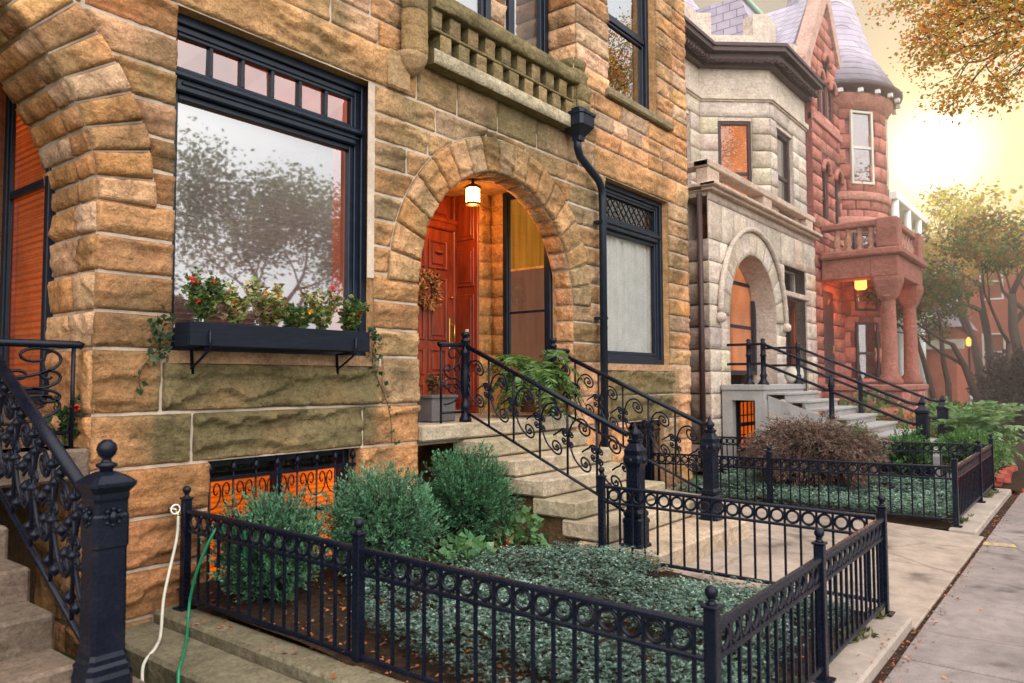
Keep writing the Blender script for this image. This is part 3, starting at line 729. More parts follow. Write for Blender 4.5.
# window in the right-hand wall of the porch
def xwin(parent, name, x, y0, y1, z0, z1, w, bars=(), fm='frame'):
    f = MB(lambda u, n, v: (x - n, u, v)); frame_ring(f, y0, y1, z0, z1, w, -.02, .035); frame_ring(f, y0 + w, y1 - w, z0 + w, z1 - w, .028, -.01, .02)
    for b in bars: f.box(y0 + w, y1 - w, -.008, .018, b - .014, b + .014)
    return part(f, name, fm, parent)
pw = xwin(house, 'porch_window', 7.445, 5.24, 5.98, 1.57, 4.05, .075, (2.50,))
g = MB(); g.quad((7.452, 5.3, 1.64), (7.452, 5.9, 1.64), (7.452, 5.9, 3.95), (7.452, 5.3, 3.95)); part(g, 'pane', 'glass_low', pw)
g = MB(); g.quad((7.55, 5.2, 3.06), (7.55, 6.0, 3.06), (7.55, 6.0, 4.05), (7.55, 5.2, 4.05)); part(g, 'amber_curtain', 'glow_soft', pw)
g = MB(); g.quad((7.56, 5.2, 1.55), (7.56, 6.0, 1.55), (7.56, 6.0, 3.06), (7.56, 5.2, 3.06)); part(g, 'screen', 'glow_brown', pw)
g = MB(); g.box(7.448, 7.47, 5.32, 5.9, 3.03, 3.06); setcol(part(g, 'sash_rail', 'orangewall', pw), (.6, .32, .1))
# neighbouring arch: lit side window with blind
lw_ = xwin(house, 'side_window', 2.055, 5.60, 6.46, 1.5, 4.2, .07, (3.02, 3.05))
part(MB(lambda u, n, v: (2.13 - n, u, v)).add(*(lambda b: (b.v, b.f))(blinds(5.74, 6.7, 1.55, 4.15, 0, .045, .006, .97))), 'blind', 'glow_dim', lw_)
g = MB(); g.quad((2.065, 5.75, 1.56), (2.065, 6.68, 1.56), (2.065, 6.68, 4.1), (2.065, 5.75, 4.1)); part(g, 'pane', 'glass_low', lw_)
lp = MB(); lp.box(-.52, 2.05, 5.0, 6.75, 1.05, 1.24); lp.quad((-.6, 6.74, 1.2), (2.1, 6.74, 1.2), (2.1, 6.74, 4.2), (-.6, 6.74, 4.2)); lp.box(-.6, 2.06, WY + .8, 6.75, 4.1, 4.25); lp.box(2.056, 2.4, 5.2, 6.75, -.1, 1.5)
o = lp.build('neighbour_porch', 'smooth_stone', house); setcol(o, (.20, .12, .07))

d = MB(); d.box(.2, 1.15, 6.70, 6.735, 1.25, 3.5, .006)
for i in range(2):
    for z0, z1 in ((1.4, 1.9), (2.05, 2.9), (3.02, 3.4)): frame_ring(d, .30 + i * .41, .64 + i * .41, z0, z1, .04, 6.68, 6.705, .01)
d.box(.08, .2, 6.68, 6.735, 1.25, 3.6, .01); d.box(1.15, 1.27, 6.68, 6.735, 1.25, 3.6, .01); d.box(.2, 1.15, 6.682, 6.735, 3.5, 3.6, .01)
d_ = part(d, 'door', 'frame_brown', house); h = MB(); h.lathe([(.02, 0), (.03, .02), (0, .04)], (1.06, 6.66, 2.25), 10); part(h, 'door_handle', 'brass', d_)
# downspout
ds = MB(); ds.tube([(7.33, WY - .17, 4.52), (7.34, WY - .17, 4.38), (7.40, WY - .16, 4.30), (7.86, WY - .13, 4.12), (7.95, WY - .12, 4.04), (7.97, WY - .12, 3.9), (7.97, WY - .12, .1)], .048, 12)
for z in (3.6, 2.4, 1.2): ds.box(7.91, 8.03, WY - .15, WY - .02, z, z + .03)
d_ = part(ds, 'downspout', 'frame', house)
hd = MB(); hd.lathe([(.055, -.02), (.06, .03), (.15, .14), (.15, .26), (.165, .27), (.165, .30), (.09, .31), (.09, .36)], (7.34, WY - .18, 4.48), sq=True); part(hd, 'leader_head', 'frame', d_)
# ================================================================== GROUND
def grid_sheet(mb, x0, x1, y0, y1, zf, nx, ny):
    xs = np.linspace(x0, x1, nx + 1); ys = np.linspace(y0, y1, ny + 1)
    vs = [(x, y, zf(x, y)) for x in xs for y in ys]
    return mb.add(vs, [(i * (ny + 1) + j, (i + 1) * (ny + 1) + j, (i + 1) * (ny + 1) + j + 1, i * (ny + 1) + j + 1) for i in range(nx) for j in range(ny)], True)
g = MB(); g.quad((-150, -150, -.06), (400, -150, -.06), (400, 200, -.06), (-150, 200, -.06)); struct('ground', g, 'grass')
def slabs(mb, x0, x1, y0, y1, nx, ny, z, gap=.012, zf=None, th=.05, jit=.003):
    for i in range(nx):
        for j in range(ny):
            a, b = x0 + (x1 - x0) * i / nx, x0 + (x1 - x0) * (i + 1) / nx; c, d = y0 + (y1 - y0) * j / ny, y0 + (y1 - y0) * (j + 1) / ny
            k = len(mb.v); mb.box(a + gap / 2, b - gap / 2, c + gap / 2, d - gap / 2, z - th, z, .007)
            dz = random.uniform(-jit, jit); tx = random.uniform(-jit, jit)
            for q in range(k, len(mb.v)):
                x, y, zz = mb.v[q]; zz += dz + tx * (x - a) / (b - a)
                if zf: zz += zf(y)
                mb.v[q] = (x, y, zz)
def mat_pave(name, col):
    m, nt, out = new_mat(name); b = principled(nt, out, .85, .25); p = coords(nt)
    n1 = noise(nt, .55, 5, .65, p); n2 = noise(nt, 6, 6, .7, p); n3 = noise(nt, 120, 3, .6, p); n4 = noise(nt, 2.2, 3, .5, p)
    r = ramp(nt, n1.outputs[0], [(.3, tuple(c * .50 for c in col)), (.48, tuple(c * .92 for c in col)), (.72, tuple(c * 1.25 for c in col))])
    c = mixc(nt, r.outputs[0], ramp(nt, n2.outputs[0], [(.28, (.62, .6, .6)), (.6, (1.1,) * 3)]).outputs[0], .8, 'MULTIPLY')
    c = mixc(nt, c, ramp(nt, n3.outputs[0], [(.3, (.8,) * 3), (.7, (1.15,) * 3)]).outputs[0], .8, 'MULTIPLY')
    v = N(nt, 'ShaderNodeTexVoronoi', feature='DISTANCE_TO_EDGE'); v.inputs['Scale'].default_value = .55
    dv = mixc(nt, p, noise(nt, 1.4, 4, .6, p).outputs[1], .28, 'ADD'); nt.links.new(dv, v.inputs['Vector'])
    cr = ramp(nt, v.outputs[0], [(.0, (.45, .4, .38)), (.012, (1, 1, 1))])
    c = mixc(nt, c, cr.outputs[0], .55, 'MULTIPLY')
    sp = ramp(nt, n4.outputs[0], [(.28, (.42, .38, .38)), (.40, (1, 1, 1))]); c = mixc(nt, c, sp.outputs[0], .8, 'MULTIPLY')
    nt.links.new(c, b.inputs['Base Color']); p1 = bump(nt, n2.outputs[0], b, .3, .012); bump(nt, n3.outputs[0], b, .35, .004, p1)
    return m
M['pave'] = mat_pave('worn concrete paving', (.235, .198, .187)); M['walk'] = mat_pave('worn concrete walk', (.32, .258, .21))
sw = MB(); slabs(sw, -8.1, 13.2, -1.3, 1.015, 13, 1, 0); struct('sidewalk', sw, 'pave')
sg = MB(); sg.quad((-8, -1.35, -.012), (13.25, -1.35, -.012), (13.25, 1.2, -.012), (-8, 1.2, -.012)); struct('joint_soil_ground', sg, 'dirtgap')
# brick pavement farther along
bp = MB()
for i in range(64):
    for j in range(10):
        x = 13.26 + i * .215; y = -1.3 + j * .23 + (.11 if i % 2 else 0); bp.box(x, x + .207, y, y + .222, -.05, random.uniform(-.004, .004), .006)
struct('brick_pavement', bp, 'brick')
sw2 = MB(); slabs(sw2, 27.2, 60, -1.3, 1.2, 20, 1, 0); struct('far_pavement', sw2, 'pave')
rd = MB(); rd.quad((-60, -12, -.11), (150, -12, -.11), (150, -2.6, -.11), (-60, -2.6, -.11))
M['asphalt'] = mat_plain('asphalt', (.055, .053, .055), .9, .2, .2, 2, .3); struct('road', rd, 'asphalt')
kb = MB(); kb.box(-60, 150, -2.6, -2.42, -.2, .02, .02); struct('kerb', kb, 'concrete')
vg = MB(); vg.quad((-60, -2.42, -.02), (150, -2.42, -.02), (150, -1.35, -.02), (-60, -1.35, -.02)); struct('verge', vg, 'grass')
# yard kerb strips beside the paving
fc = MB(); fc.box(2.3, 5.66, 1.06, 1.31, -.1, .062, .015); fc.box(9.22, 13.0, 1.10, 1.36, -.1, .062, .015); struct('kerb_strip', fc, 'concrete')
# walk up to the stairs
wz = lambda y: max(0, (y - 1.1)) * .05
wk = MB(); slabs(wk, 5.62, 9.24, 1.03, 2.83, 2, 1, .012, .014, wz, .06); slabs(wk, 5.62, 9.24, 2.83, 4.7, 2, 1, .012, .014, wz, .06); struct('front_walk', wk, 'walk')
wb_ = MB(); wb_.quad((5.5, 1.03, -.01), (9.3, 1.03, -.01), (9.3, 4.95, .06), (5.5, 4.95, .06)); struct('walk_base_ground', wb_, 'dirtgap')
def soilz(x, y): return .055 + max(0, y - 1.3) * .052 + .025 * math.sin(x * 3.1 + y * 1.7) * math.sin(y * 2.3)
so = MB(); grid_sheet(so, 2.62, 5.53, 1.29, 4.96, soilz, 40, 46)
so.box(5.50, 5.53, 1.3, 3.4, -.1, .08); struct('garden_soil_ground', so, 'soil')
so = MB(); grid_sheet(so, 9.30, 13.0, 1.34, 4.96, lambda x, y: .05 + .02 * math.sin(x * 3 + y), 20, 20); struct('second_garden_soil_ground', so, 'soil')
so = MB(); grid_sheet(so, 13.0, 40, 1.0, 5.6, lambda x, y: .03 + .02 * (y - 1.0) + .02 * math.sin(x * 2 + y), 40, 12); struct('third_garden_soil_ground', so, 'soil')
# stone kerb and lower ledge on the left side of the garden
lk = MB(); lk.box(2.46, 2.66, 1.06, 4.93, -.2, .165, .02); lk.box(2.13, 2.455, 1.06, 4.93, -.3, .10, .02); o = lk.build('garden_kerb', 'step'); setcol(o, (.17, .15, .10)); o['kind'] = 'structure'  # greenish kerb stone, darkened further: foreground shade put into its colour
lw = MB(); slabs(lw, -3, 2.12, .99, 4.9, 3, 2, -.13); struct('left_walk', lw, 'walk')

# ================================================================== STAIRS
def stairs(x0, x1, dy, label, xl, xr):
    st = thing('stone_stairs', label, 'stairs', ((x0 + x1) / 2, 3.3 + dy, 0))
    tops = [(1.24, 4.88), (1.075, 4.57), (.915, 4.25), (.755, 3.94), (.595, 3.61), (.435, 3.29)]
    for k, (z, y) in enumerate(tops):
        R = MB(); a, b = (x0, x1) if k else (xl, xr)
        R.box(a + random.uniform(-.01, .01), b, y + dy, y + dy + (.48 if k else .3), z - .15, z, .016)
        nm = 'step' if k else 'landing_slab'
        o = R.build(nm, 'step', st); c = [(.40, .335, .245), (.37, .315, .215), (.41, .34, .245)][k % 3]; setcol(o, c)
    P = MB(); P.box(x0 - .02, x1 + .2, 2.80 + dy, 3.6 + dy, .0, .272, .02); o = P.build('bottom_landing', 'step', st); setcol(o, (.44, .345, .25))
    sw_ = MB(); 
    for k, (z, y) in enumerate(tops[1:]):
        sw_.box(x0 + .10 + .004 * k, x1 - .06, y + dy + .05, 4.9 + dy, z - .30, z - .148)
    sw_.box(x0 + .09, x1 - .05, 3.36 + dy, 4.9 + dy, .0, .30)
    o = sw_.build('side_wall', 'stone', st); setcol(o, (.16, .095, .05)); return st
stairs(5.47, 7.16, 0, 'worn sandstone front stairs climbing to the arched porch with the red door', 4.905, 7.46)
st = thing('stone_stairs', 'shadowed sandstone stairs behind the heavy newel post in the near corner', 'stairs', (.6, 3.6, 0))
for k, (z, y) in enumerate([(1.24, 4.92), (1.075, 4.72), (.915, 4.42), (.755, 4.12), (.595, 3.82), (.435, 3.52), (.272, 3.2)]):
    R = MB(); R.box(-.5, 1.46 if k else 2.05, y, y + (.5 if k else .4), z - .19, z, .016); o = R.build('step' if k else 'landing_slab', 'step', st); setcol(o, [(.15, .11, .085), (.13, .10, .075), (.16, .12, .09)][k % 3])  # step stone coloured dark: the shade over these stairs is in the colour
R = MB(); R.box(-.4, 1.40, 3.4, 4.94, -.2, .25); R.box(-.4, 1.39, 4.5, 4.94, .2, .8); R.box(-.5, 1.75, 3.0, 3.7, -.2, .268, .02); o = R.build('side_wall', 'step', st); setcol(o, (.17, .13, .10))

# ================================================================== RAILINGS
def curl_pts(P, ax): return P
def newel(parent, x, y, z, h=1.02, s=.085, name='newel_post', flare=False):
    m = MB()
    k = h / 1.02
    m.lathe([(s * 1.18, 0), (s * 1.18, .02 * k), (s, .03 * k), (s, .19 * k), (s * 1.06, .2 * k), (s * 1.06, .225 * k), (s * .88, .245 * k), (s * .98, .26 * k), (s * .98, .285 * k), (s * .74, .31 * k), (s * .72, .62 * k), (s * .76, .66 * k), (s * .96, .70 * k), (s * .96, .735 * k), (s * .86, .76 * k), (s * .9, .80 * k), (s * .58, .845 * k), (s * .5, .86 * k), (s * .62, .875 * k), (s * .62, .89 * k)] if not flare else [(s * 1.3, 0), (s * 1.3, .12), (s * 1.2, .14), (s * 1.2, .165), (s * 1.05, .18), (s * 1.05, .2), (s * .95, .22), (s * .93, .66), (s * 1.0, .67), (s * 1.0, .80), (s * .94, .81), (s * .94, .86), (s * 1.0, .875), (s * 1.0, .90), (s * 1.3, .93), (s * 1.3, .945), (s * .8, .975), (s * .4, .99)], (x, y, z), sq=True)
    o = m.build(name, 'iron', parent)
    f = MB(); f.lathe([(.03, .98), (.026, 1.0), (.042, 1.01), (.044, 1.022), (.022, 1.03), (.018, 1.045), (.034, 1.06), (.043, 1.085), (.036, 1.11), (.015, 1.128)] if flare else [(s * .34, .885 * k), (s * .3, .90 * k), (s * .52, .925 * k), (s * .56, .945 * k), (s * .4, .965 * k), (s * .22, .985 * k), (s * .16, 1.0 * k), (s * .05, 1.03 * k)], (x, y, z), 12); f.build('finial', 'iron', o)
    b = MB()
    for q in range(8):
        a = q * PI / 4; b.lathe([(.011, 0), (.007, .008), (0, .011)], (x + math.cos(a) * s * 1.32, y + math.sin(a) * s * 1.32, z + .0), 6)
    for q in range(4):
        a = q * PI / 2; cx, cy = x + math.cos(a) * s * (.94 if not flare else 1.0), y + math.sin(a) * s * (.94 if not flare else 1.0)
        r_ = MB(); r_.lathe([(.0, -.03 * k), (.016, -.015 * k), (.021, 0), (.016, .015 * k), (0, .03 * k)], (cx, cy, z + (.718 if not flare else .74) * k), 8)
        if flare:
            tx, ty = -math.sin(a), math.cos(a); 
            for e in range(8): w = e * PI / 4; r_.lathe([(0, -.012), (.009, -.005), (.011, 0), (.009, .005), (0, .012)], (cx + tx * .034 * math.cos(w), cy + ty * .034 * math.cos(w), z + .74 * k + .034 * math.sin(w)), 6)
        r_.build('rosette', 'iron', o)
    return o
def thin_newel(parent, x, y, z, h):
    m = MB(); m.lathe([(.062, 0), (.062, .03), (.05, .05), (.036, .1), (.05, .14), (.052, .17), (.034, .2), (.032, .24), (.041, .27), (.046, .5 * h), (.046, .55 * h), (.038, .72 * h), (.05, .75 * h), (.05, .79 * h), (.034, .81 * h), (.034, .87 * h), (.048, .885 * h), (.048, .905 * h), (.026, .92 * h), (.03, .93 * h), (.044, .955 * h), (.047, .975 * h), (.03, h - .005), (0, h)], (x, y, z), 14)
    for q in range(10):
        a = q * PI / 5; m.tube([(x + math.cos(a) * .043, y + math.sin(a) * .043, z + .28), (x + math.cos(a) * .048, y + math.sin(a) * .048, z + .52 * h)], .006, 4)
    return m.build('newel_post', 'iron', parent)
def railing(label, x, yt, zt, yb_, zb_, base_t, base_b, stub, group, heavy=False, side=1):
    """sloping stair railing in the plane x: handrail from (yt, zt) down to (yb_, zb_); panel depth below the rail 0.66"""
    rl = thing('stair_railing', label, 'railing', (x, (yt + yb_) / 2, base_b), group)
    dz = .66; Ln = yt - yb_
    P = lambda s, t: (x, yt - s * Ln, zt + (zb_ - zt) * s - dz * (1 - t))     # s along, t 0 bottom .. 1 top
    h = MB(); h.tube([P(0, 1), P(1, 1)], .030 if heavy else .025, 10); h.build('handrail', 'iron', rl)
    h = MB(); h.tube([P(0, 0), P(1, 0)], .014, 6); h.build('bottom_rail', 'iron', rl)
    nb_ = 6; r = .0092 if not heavy else .010
    for k in range(nb_):
        sa, sb = k / nb_, (k + 1) / nb_
        if k:
            b = MB(); b.tube([P(sa, 0), P(sa, 1)], .0105, 6); b.build('baluster', 'iron', rl)
        w = MB(); bw_ = (sb - sa) * Ln; slope = (zt - zb_) / Ln
        # scrolls drawn in metres inside the bay: u from the baluster, v above the bottom rail at that place
        def T(pts): return [P(sa + (u / bw_) * (sb - sa), v / dz) for u, v in pts]
        def spiral(cx, cy, r0, a0, turns, sg, n=30): return [(cx + r0 * (1 - .78 * t) * math.cos(a0 + sg * turns * 2 * PI * t), cy + r0 * (1 - .78 * t) * math.sin(a0 + sg * turns * 2 * PI * t)) for t in np.linspace(0, 1, n)]
        def lead(p, c1, q, n=10): return [((1 - t) ** 2 * p[0] + 2 * t * (1 - t) * c1[0] + t * t * q[0], (1 - t) ** 2 * p[1] + 2 * t * (1 - t) * c1[1] + t * t * q[1]) for t in np.linspace(0, 1, n, endpoint=False)]
        Rb = min(.078, bw_ * .26)
        S1 = spiral(bw_ * .56, .50, Rb, PI * .75, 1.7, -1); w.tube(T(lead((.0, .22), (.01, .50), S1[0]) + S1), r, 6)
        S2 = spiral(bw_ * .60, .20, Rb * .9, PI * 1.25, 1.6, 1); w.tube(T(lead((.0, .44), (.02, .18), S2[0]) + S2), r, 6)
        S3 = spiral(bw_ * .88, .36, Rb * .5, PI * 1.0, 1.4, -1); w.tube(T(lead((bw_ * .5, .285), (bw_ * .66, .34), S3[0]) + S3), r * .9, 6)
        for (u, v, a0, sg) in ((.035, .375, PI, -1), (.035, .295, PI, 1), (-.035, .375, 0, 1), (-.035, .295, 0, -1)):
            w.tube(T(spiral(u, v, .032, a0, 1.3, sg, 18)), r * .85, 5)
        for (u, v) in ((bw_ * .56, .50), (bw_ * .60, .20), (bw_ * .88, .36), (.035, .378), (.035, .292), (-.035, .378), (-.035, .292)):
            c = T([(u, v)])[0]; w.lathe([(0, -.014), (.011, -.007), (.014, 0), (.011, .007), (0, .014)], c, 7)
        if heavy:
            for (u, v) in ((.05, .10), (.12, .33), (.22, .09), (.2, .42), (.09, .58), (.03, .5), (.16, .25), (.25, .3), (.24, .56)):
                c = T([(u, v)])[0]; w.lathe([(0, -.035), (.026, -.012), (.032, 0), (.026, .012), (0, .035)], c, 8)
        w.build('scrollwork', 'iron', rl)
    if stub:
        sx = stub; s_ = MB(); s_.tube([(x, yt, zt), (sx, yt, zt), (sx + .02 * side, yt, zt - .01)], .024, 10); s_.tube([(sx - .03 * np.sign(sx - x), yt, zt), (sx - .03 * np.sign(sx - x), yt, base_t)], .012, 8)
        s_.tube([(x, yt, base_t + .1), (sx - .03 * np.sign(sx - x), yt, base_t + .1)], .012, 6); s_.build('side_rail', 'iron', rl)
        w = MB(); a, b = sorted((x, sx)); 
        for (u0, v0, u1, v1) in ((.2, .62, .8, .95), (.2, .12, .8, .42), (.5, .5, .8, .7), (.5, .5, .2, .7), (.5, .5, .8, .35), (.5, .5, .2, .35)):
            w.tube([(a + (b - a) * p[0], yt, base_t + .1 + (zt - base_t - .1) * p[1]) for p in place2(curl(), (u0, v0), (u1, v1))], r, 5)
        w.build('scrollwork', 'iron', rl)
    return rl
RG = 'scrolled iron railings of the porch stairs'
r1 = railing('scrolled black iron railing on the garden side of the porch stairs', 5.60, 5.0, 2.0, 3.17, 1.19, 1.24, .272, 5.22, RG)
thin_newel(r1, 5.60, 5.0, 1.24, .90); newel(r1, 5.60, 3.10, .272, 1.01)
r2 = railing('scrolled black iron railing on the far side of the porch stairs, beside the downspout', 7.12, 5.0, 2.0, 3.17, 1.20, 1.24, .272, 7.42, RG)
thin_newel(r2, 7.12, 5.0, 1.24, .90); newel(r2, 7.12, 3.10, .272, 1.01)
r3 = railing('heavy black iron stair railing with thick square newel in the near corner', 1.50, 5.0, 1.88, 3.5, 1.08, 1.24, .27, 2.0, None, True)
newel(r3, 1.51, 3.46, .268, 1.10, .076, flare=True)

# ================================================================== FENCES
def ball_prof(r): return [(r * math.sin(a), r - r * math.cos(a)) for a in np.linspace(.25, PI, 9)]
def fence(label, p0, p1, z0, z1, posts, npick, group, hgt=.70):
    """posts: fractions along the run that carry a post with a ball finial"""
    p0, p1 = Vector(p0), Vector(p1); d = p1 - p0; L = d.length; ang = math.atan2(d.y, d.x)
    fe = thing('iron_fence', label, 'fence', (p0.x, p0.y, z0), group)
    at = lambda f, h: (p0.x + d.x * f, p0.y + d.y * f, z0 + (z1 - z0) * f + h)
    nx, ny = -d.y / L, d.x / L
    def bar(name, h, w, t):
        m = MB(); a, b = at(0, h), at(1, h)
        for (q, s) in ((a, 0), (b, 1)): pass
        vs = []
        for q in (a, b):
            for (sx, sz) in ((-1, -1), (1, -1), (1, .3), (.6, 1), (-.6, 1), (-1, .3)): vs.append((q[0] + nx * w * sx, q[1] + ny * w * sx, q[2] + t * sz))
        m.add(vs, [(0, 1, 2, 3, 4, 5), (11, 10, 9, 8, 7, 6)] + [(i, (i + 1) % 6, 6 + (i + 1) % 6, 6 + i) for i in range(6)]); return m.build(name, 'iron', fe)
    bar('top_rail', hgt - .062, .019, .012); bar('middle_rail', hgt - .19, .011, .010); bar('bottom_rail', .075, .012, .012)
    pk = None; rg = None; off = Vector((p0.x, p0.y, z0)); post0 = None
    for f in posts:
        loc = Vector(at(f, 0)) - off
        if post0 is None:
            m = MB(); m.box(-.026, .026, -.026, .026, -.06, hgt + .01, .004); m.box(-.055, .055, -.055, .055, .0, .012, .003); m.box(-.034, .034, -.034, .034, hgt + .01, hgt + .024, .004)
            m.lathe([(.028, hgt + .02), (.016, hgt + .034), (.013, hgt + .042), (.02, hgt + .046)], (0, 0, 0), 10); m.lathe(ball_prof(.027), (0, 0, hgt + .044), 12)
            post0 = m.build('post', 'iron', fe, loc); post0.rotation_euler.z = ang; 
        else:
            q = post0.copy(); COL.objects.link(q); q.parent = fe; q.location = loc; q.rotation_euler.z = ang
    for k in range(npick):
        f = (k + .5) / npick; loc = Vector(at(f, 0)) - off
        if min(abs(f - q) for q in posts) * L > .035:
            if pk is None:
                m = MB(); m.box(-.0075, .0075, -.0075, .0075, .06, hgt - .06); pk = m.build('picket', 'iron', fe, loc); pk.rotation_euler.z = ang
            else:
                q = pk.copy(); COL.objects.link(q); q.parent = fe; q.location = loc; q.rotation_euler.z = ang
        if k < npick - 1:
            f = (k + 1) / npick; loc = Vector(at(f, hgt - .127)) - off
            if min(abs(f - q) for q in posts) * L < .05: continue
            if rg is None:
                m = MB(); rr = .043; m.tube([(rr * math.cos(a), 0, rr * math.sin(a)) for a in np.linspace(0, 2 * PI, 21)], .0095, 6, False); rg = m.build('ring', 'iron', fe, loc); rg.rotation_euler.z = ang
            else:
                q = rg.copy(); COL.objects.link(q); q.parent = fe; q.location = loc; q.rotation_euler.z = ang
    return fe
FG = 'black iron ring-topped garden fences'
fence('near side of the black ring-topped fence, running from the house wall past the hoses', (2.60, 4.80), (2.79, 1.24), .165, .06, (.005, .46), 33, FG)
fence('black ring-topped fence between the near garden and the sidewalk, with three ball posts', (2.79, 1.22), (5.62, 1.22), .06, .065, (0, .495, 1), 26, FG)
fence('black ring-topped fence between the near garden and the porch walk', (5.61, 1.26), (5.42, 3.32), .07, .13, (1,), 19, FG)
fence('black ring-topped fence on the far side of the porch walk, with clipped garden behind', (9.37, 1.33), (9.37, 5.0), .06, .0, (.54,), 33, FG)
fence('black ring-topped fence beside the sidewalk around the far garden', (9.37, 1.30), (12.72, 1.30), .06, .07, (0, .6, 1), 30, FG)
fence('black ring-topped fence at the back of the far garden in front of the low hedges', (12.72, 1.34), (12.72, 5.5), .06, .0, (.995,), 38, FG)
# ================================================================== SMALL THINGS ON THE HOUSE
# lantern in the porch
ln = thing('porch_lantern', 'lit glass lantern hanging under the arched porch ceiling', 'lantern', (6.63, 5.8, 3.84))
m = MB(); m.lathe([(.07, -.10), (.082, -.08), (.082, .07), (.06, .1)], (6.63, 5.8, 3.84), 14); m.build('glass_shade', 'lamp', ln)
m = MB(); m.lathe([(.09, .085), (.10, .1), (.06, .125), (.02, .14), (.012, .22)], (6.63, 5.8, 3.84), 14); m.lathe([(.09, -.115), (.095, -.1), (.086, -.09)], (6.63, 5.8, 3.84), 14)
for q in range(8):
    a = q * PI / 4; m.tube([(6.63 + .088 * math.cos(a), 5.8 + .088 * math.sin(a), 3.74), (6.63 + .088 * math.cos(a), 5.8 + .088 * math.sin(a), 3.93)], .005, 4)
for z in (3.80, 3.87): m.tube([(6.63 + .088 * math.cos(a), 5.8 + .088 * math.sin(a), z) for a in np.linspace(0, 2 * PI, 17)], .004, 4, False)
m.build('cage', 'bulbwire', ln)
def lamp(loc, e, col, r=.08):
    l = bpy.data.lights.new('lamp', 'POINT'); l.energy = e; l.color = col; l.shadow_soft_size = r; o = bpy.data.objects.new('lamp_light', l); COL.objects.link(o); o.location = loc; return o
lamp((6.63, 5.8, 3.66), 44, (1, .42, .10), .1)
# wreath on the door
def dirs_ring(n):
    a = rng.uniform(0, 2 * PI, n); return a
n = 420; a = rng.uniform(0, 2 * PI, n); rr = .15 + rng.normal(0, .022, n)
pts = np.stack([6.60 + rr * np.cos(a), 6.50 + rng.normal(0, .018, n), 2.78 + rr * 1.25 * np.sin(a)], 1); ds_ = usphere(n); ds_[:, 1] = -np.abs(ds_[:, 1]) * .6; ds_[:, 2] -= .3
wr = leaf_mesh('wreath', pts, ds_, rng.uniform(.05, .11, n), .35, jcol([(.35, .16, .06), (.5, .28, .12), (.25, .10, .04), (.55, .36, .2)], n), 'straw'); tag(wr, 'wreath of dried flowers hanging on the red front door', 'wreath')
# window box and its plants
wbx = thing('window_box', 'long black wooden window box under the big front window', 'window box', (3.35, 4.8, 1.87))
m = MB(); y0, y1, z0, z1 = 4.68, 4.89, 1.885, 2.045
m.box(2.55, 4.08, y0, y0 + .022, z0, z1, .004); m.box(2.55, 4.08, y1 - .02, y1, z0, z1, .004); m.box(2.55, 2.572, y0 + .022, y1 - .02, z0, z1, .003); m.box(4.058, 4.08, y0 + .022, y1 - .02, z0, z1, .003); m.box(2.57, 4.06, y0 + .02, y1 - .018, z0, z0 + .02)
m.build('box', 'planterwood', wbx)
m = MB(); m.box(2.575, 4.055, y0 + .024, y1 - .022, z1 - .05, z1 - .03); m.build('soil', 'soil', wbx)
for xx in (2.68, 3.92):
    m = MB(); m.tube([(xx, 4.70, 1.87), (xx, 4.78, 1.868), (xx, 4.9, 1.865), (xx + .01, 4.9, 1.70)], .012, 6); m.tube([(xx, 4.665, 1.99), (xx, 4.66, 1.87), (xx, 4.78, 1.80), (xx, 4.9, 1.74)], .010, 6); m.build('bracket', 'iron', wbx)
def flower_plant(label, x, y, z, h, w, cols, flcol, nfl, group, n=190, name='flowering_plant', big=.055):
    t = thing(name, label, 'plant', (x, y, z), group)
    ns = 11; P = []; D = []; m = MB()
    for k in range(ns):
        a = rng.uniform(0, 2 * PI); top = np.array([x + math.cos(a) * w * rng.uniform(.2, 1), y + math.sin(a) * w * .55 * rng.uniform(.2, 1) - .02, z + h * rng.uniform(.55, 1)])
        b = np.array([x + rng.uniform(-.04, .04), y, z]); mid = (b + top) / 2 + np.array([0, 0, .04]); m.tube([b, mid, top], .004, 4)
        for q in range(n // ns):
            s = rng.uniform(.25, 1.05); c = (1 - s) ** 2 * b + 2 * s * (1 - s) * mid + s * s * top
            P.append(c + rng.normal(0, .012, 3)); d = rng.normal(0, 1, 3); d[2] = abs(d[2]) * .3; D.append(d)
    m.build('stem', 'leaf', t); setcol(t.children[0], (.08, .12, .04))
    nn = len(P); leaf_mesh('leaves', np.array(P), np.array(D), rng.uniform(.6, 1.2, nn) * big, .72, jcol(cols, nn, .3), 'leaf', t)
    if nfl:
        fp = []; fd = []
        for k in range(nfl):
            c = P[int(rng.integers(len(P)))] + np.array([0, -.02, .025])
            for q in range(9): fp.append(c); fd.append(usphere(1)[0] * [1, 1, .7])
        leaf_mesh('blossoms', np.array(fp), np.array(fd), rng.uniform(.018, .032, len(fp)), .9, jcol([flcol], len(fp), .2), 'leaf_matte', t)
    return t
GB = 'plants in the window box'; GREENS = [(.07, .12, .03), (.12, .18, .05), (.24, .25, .08), (.05, .10, .04)]; VARI = [(.32, .34, .13), (.48, .46, .24), (.17, .23, .07), (.24, .14, .08)]
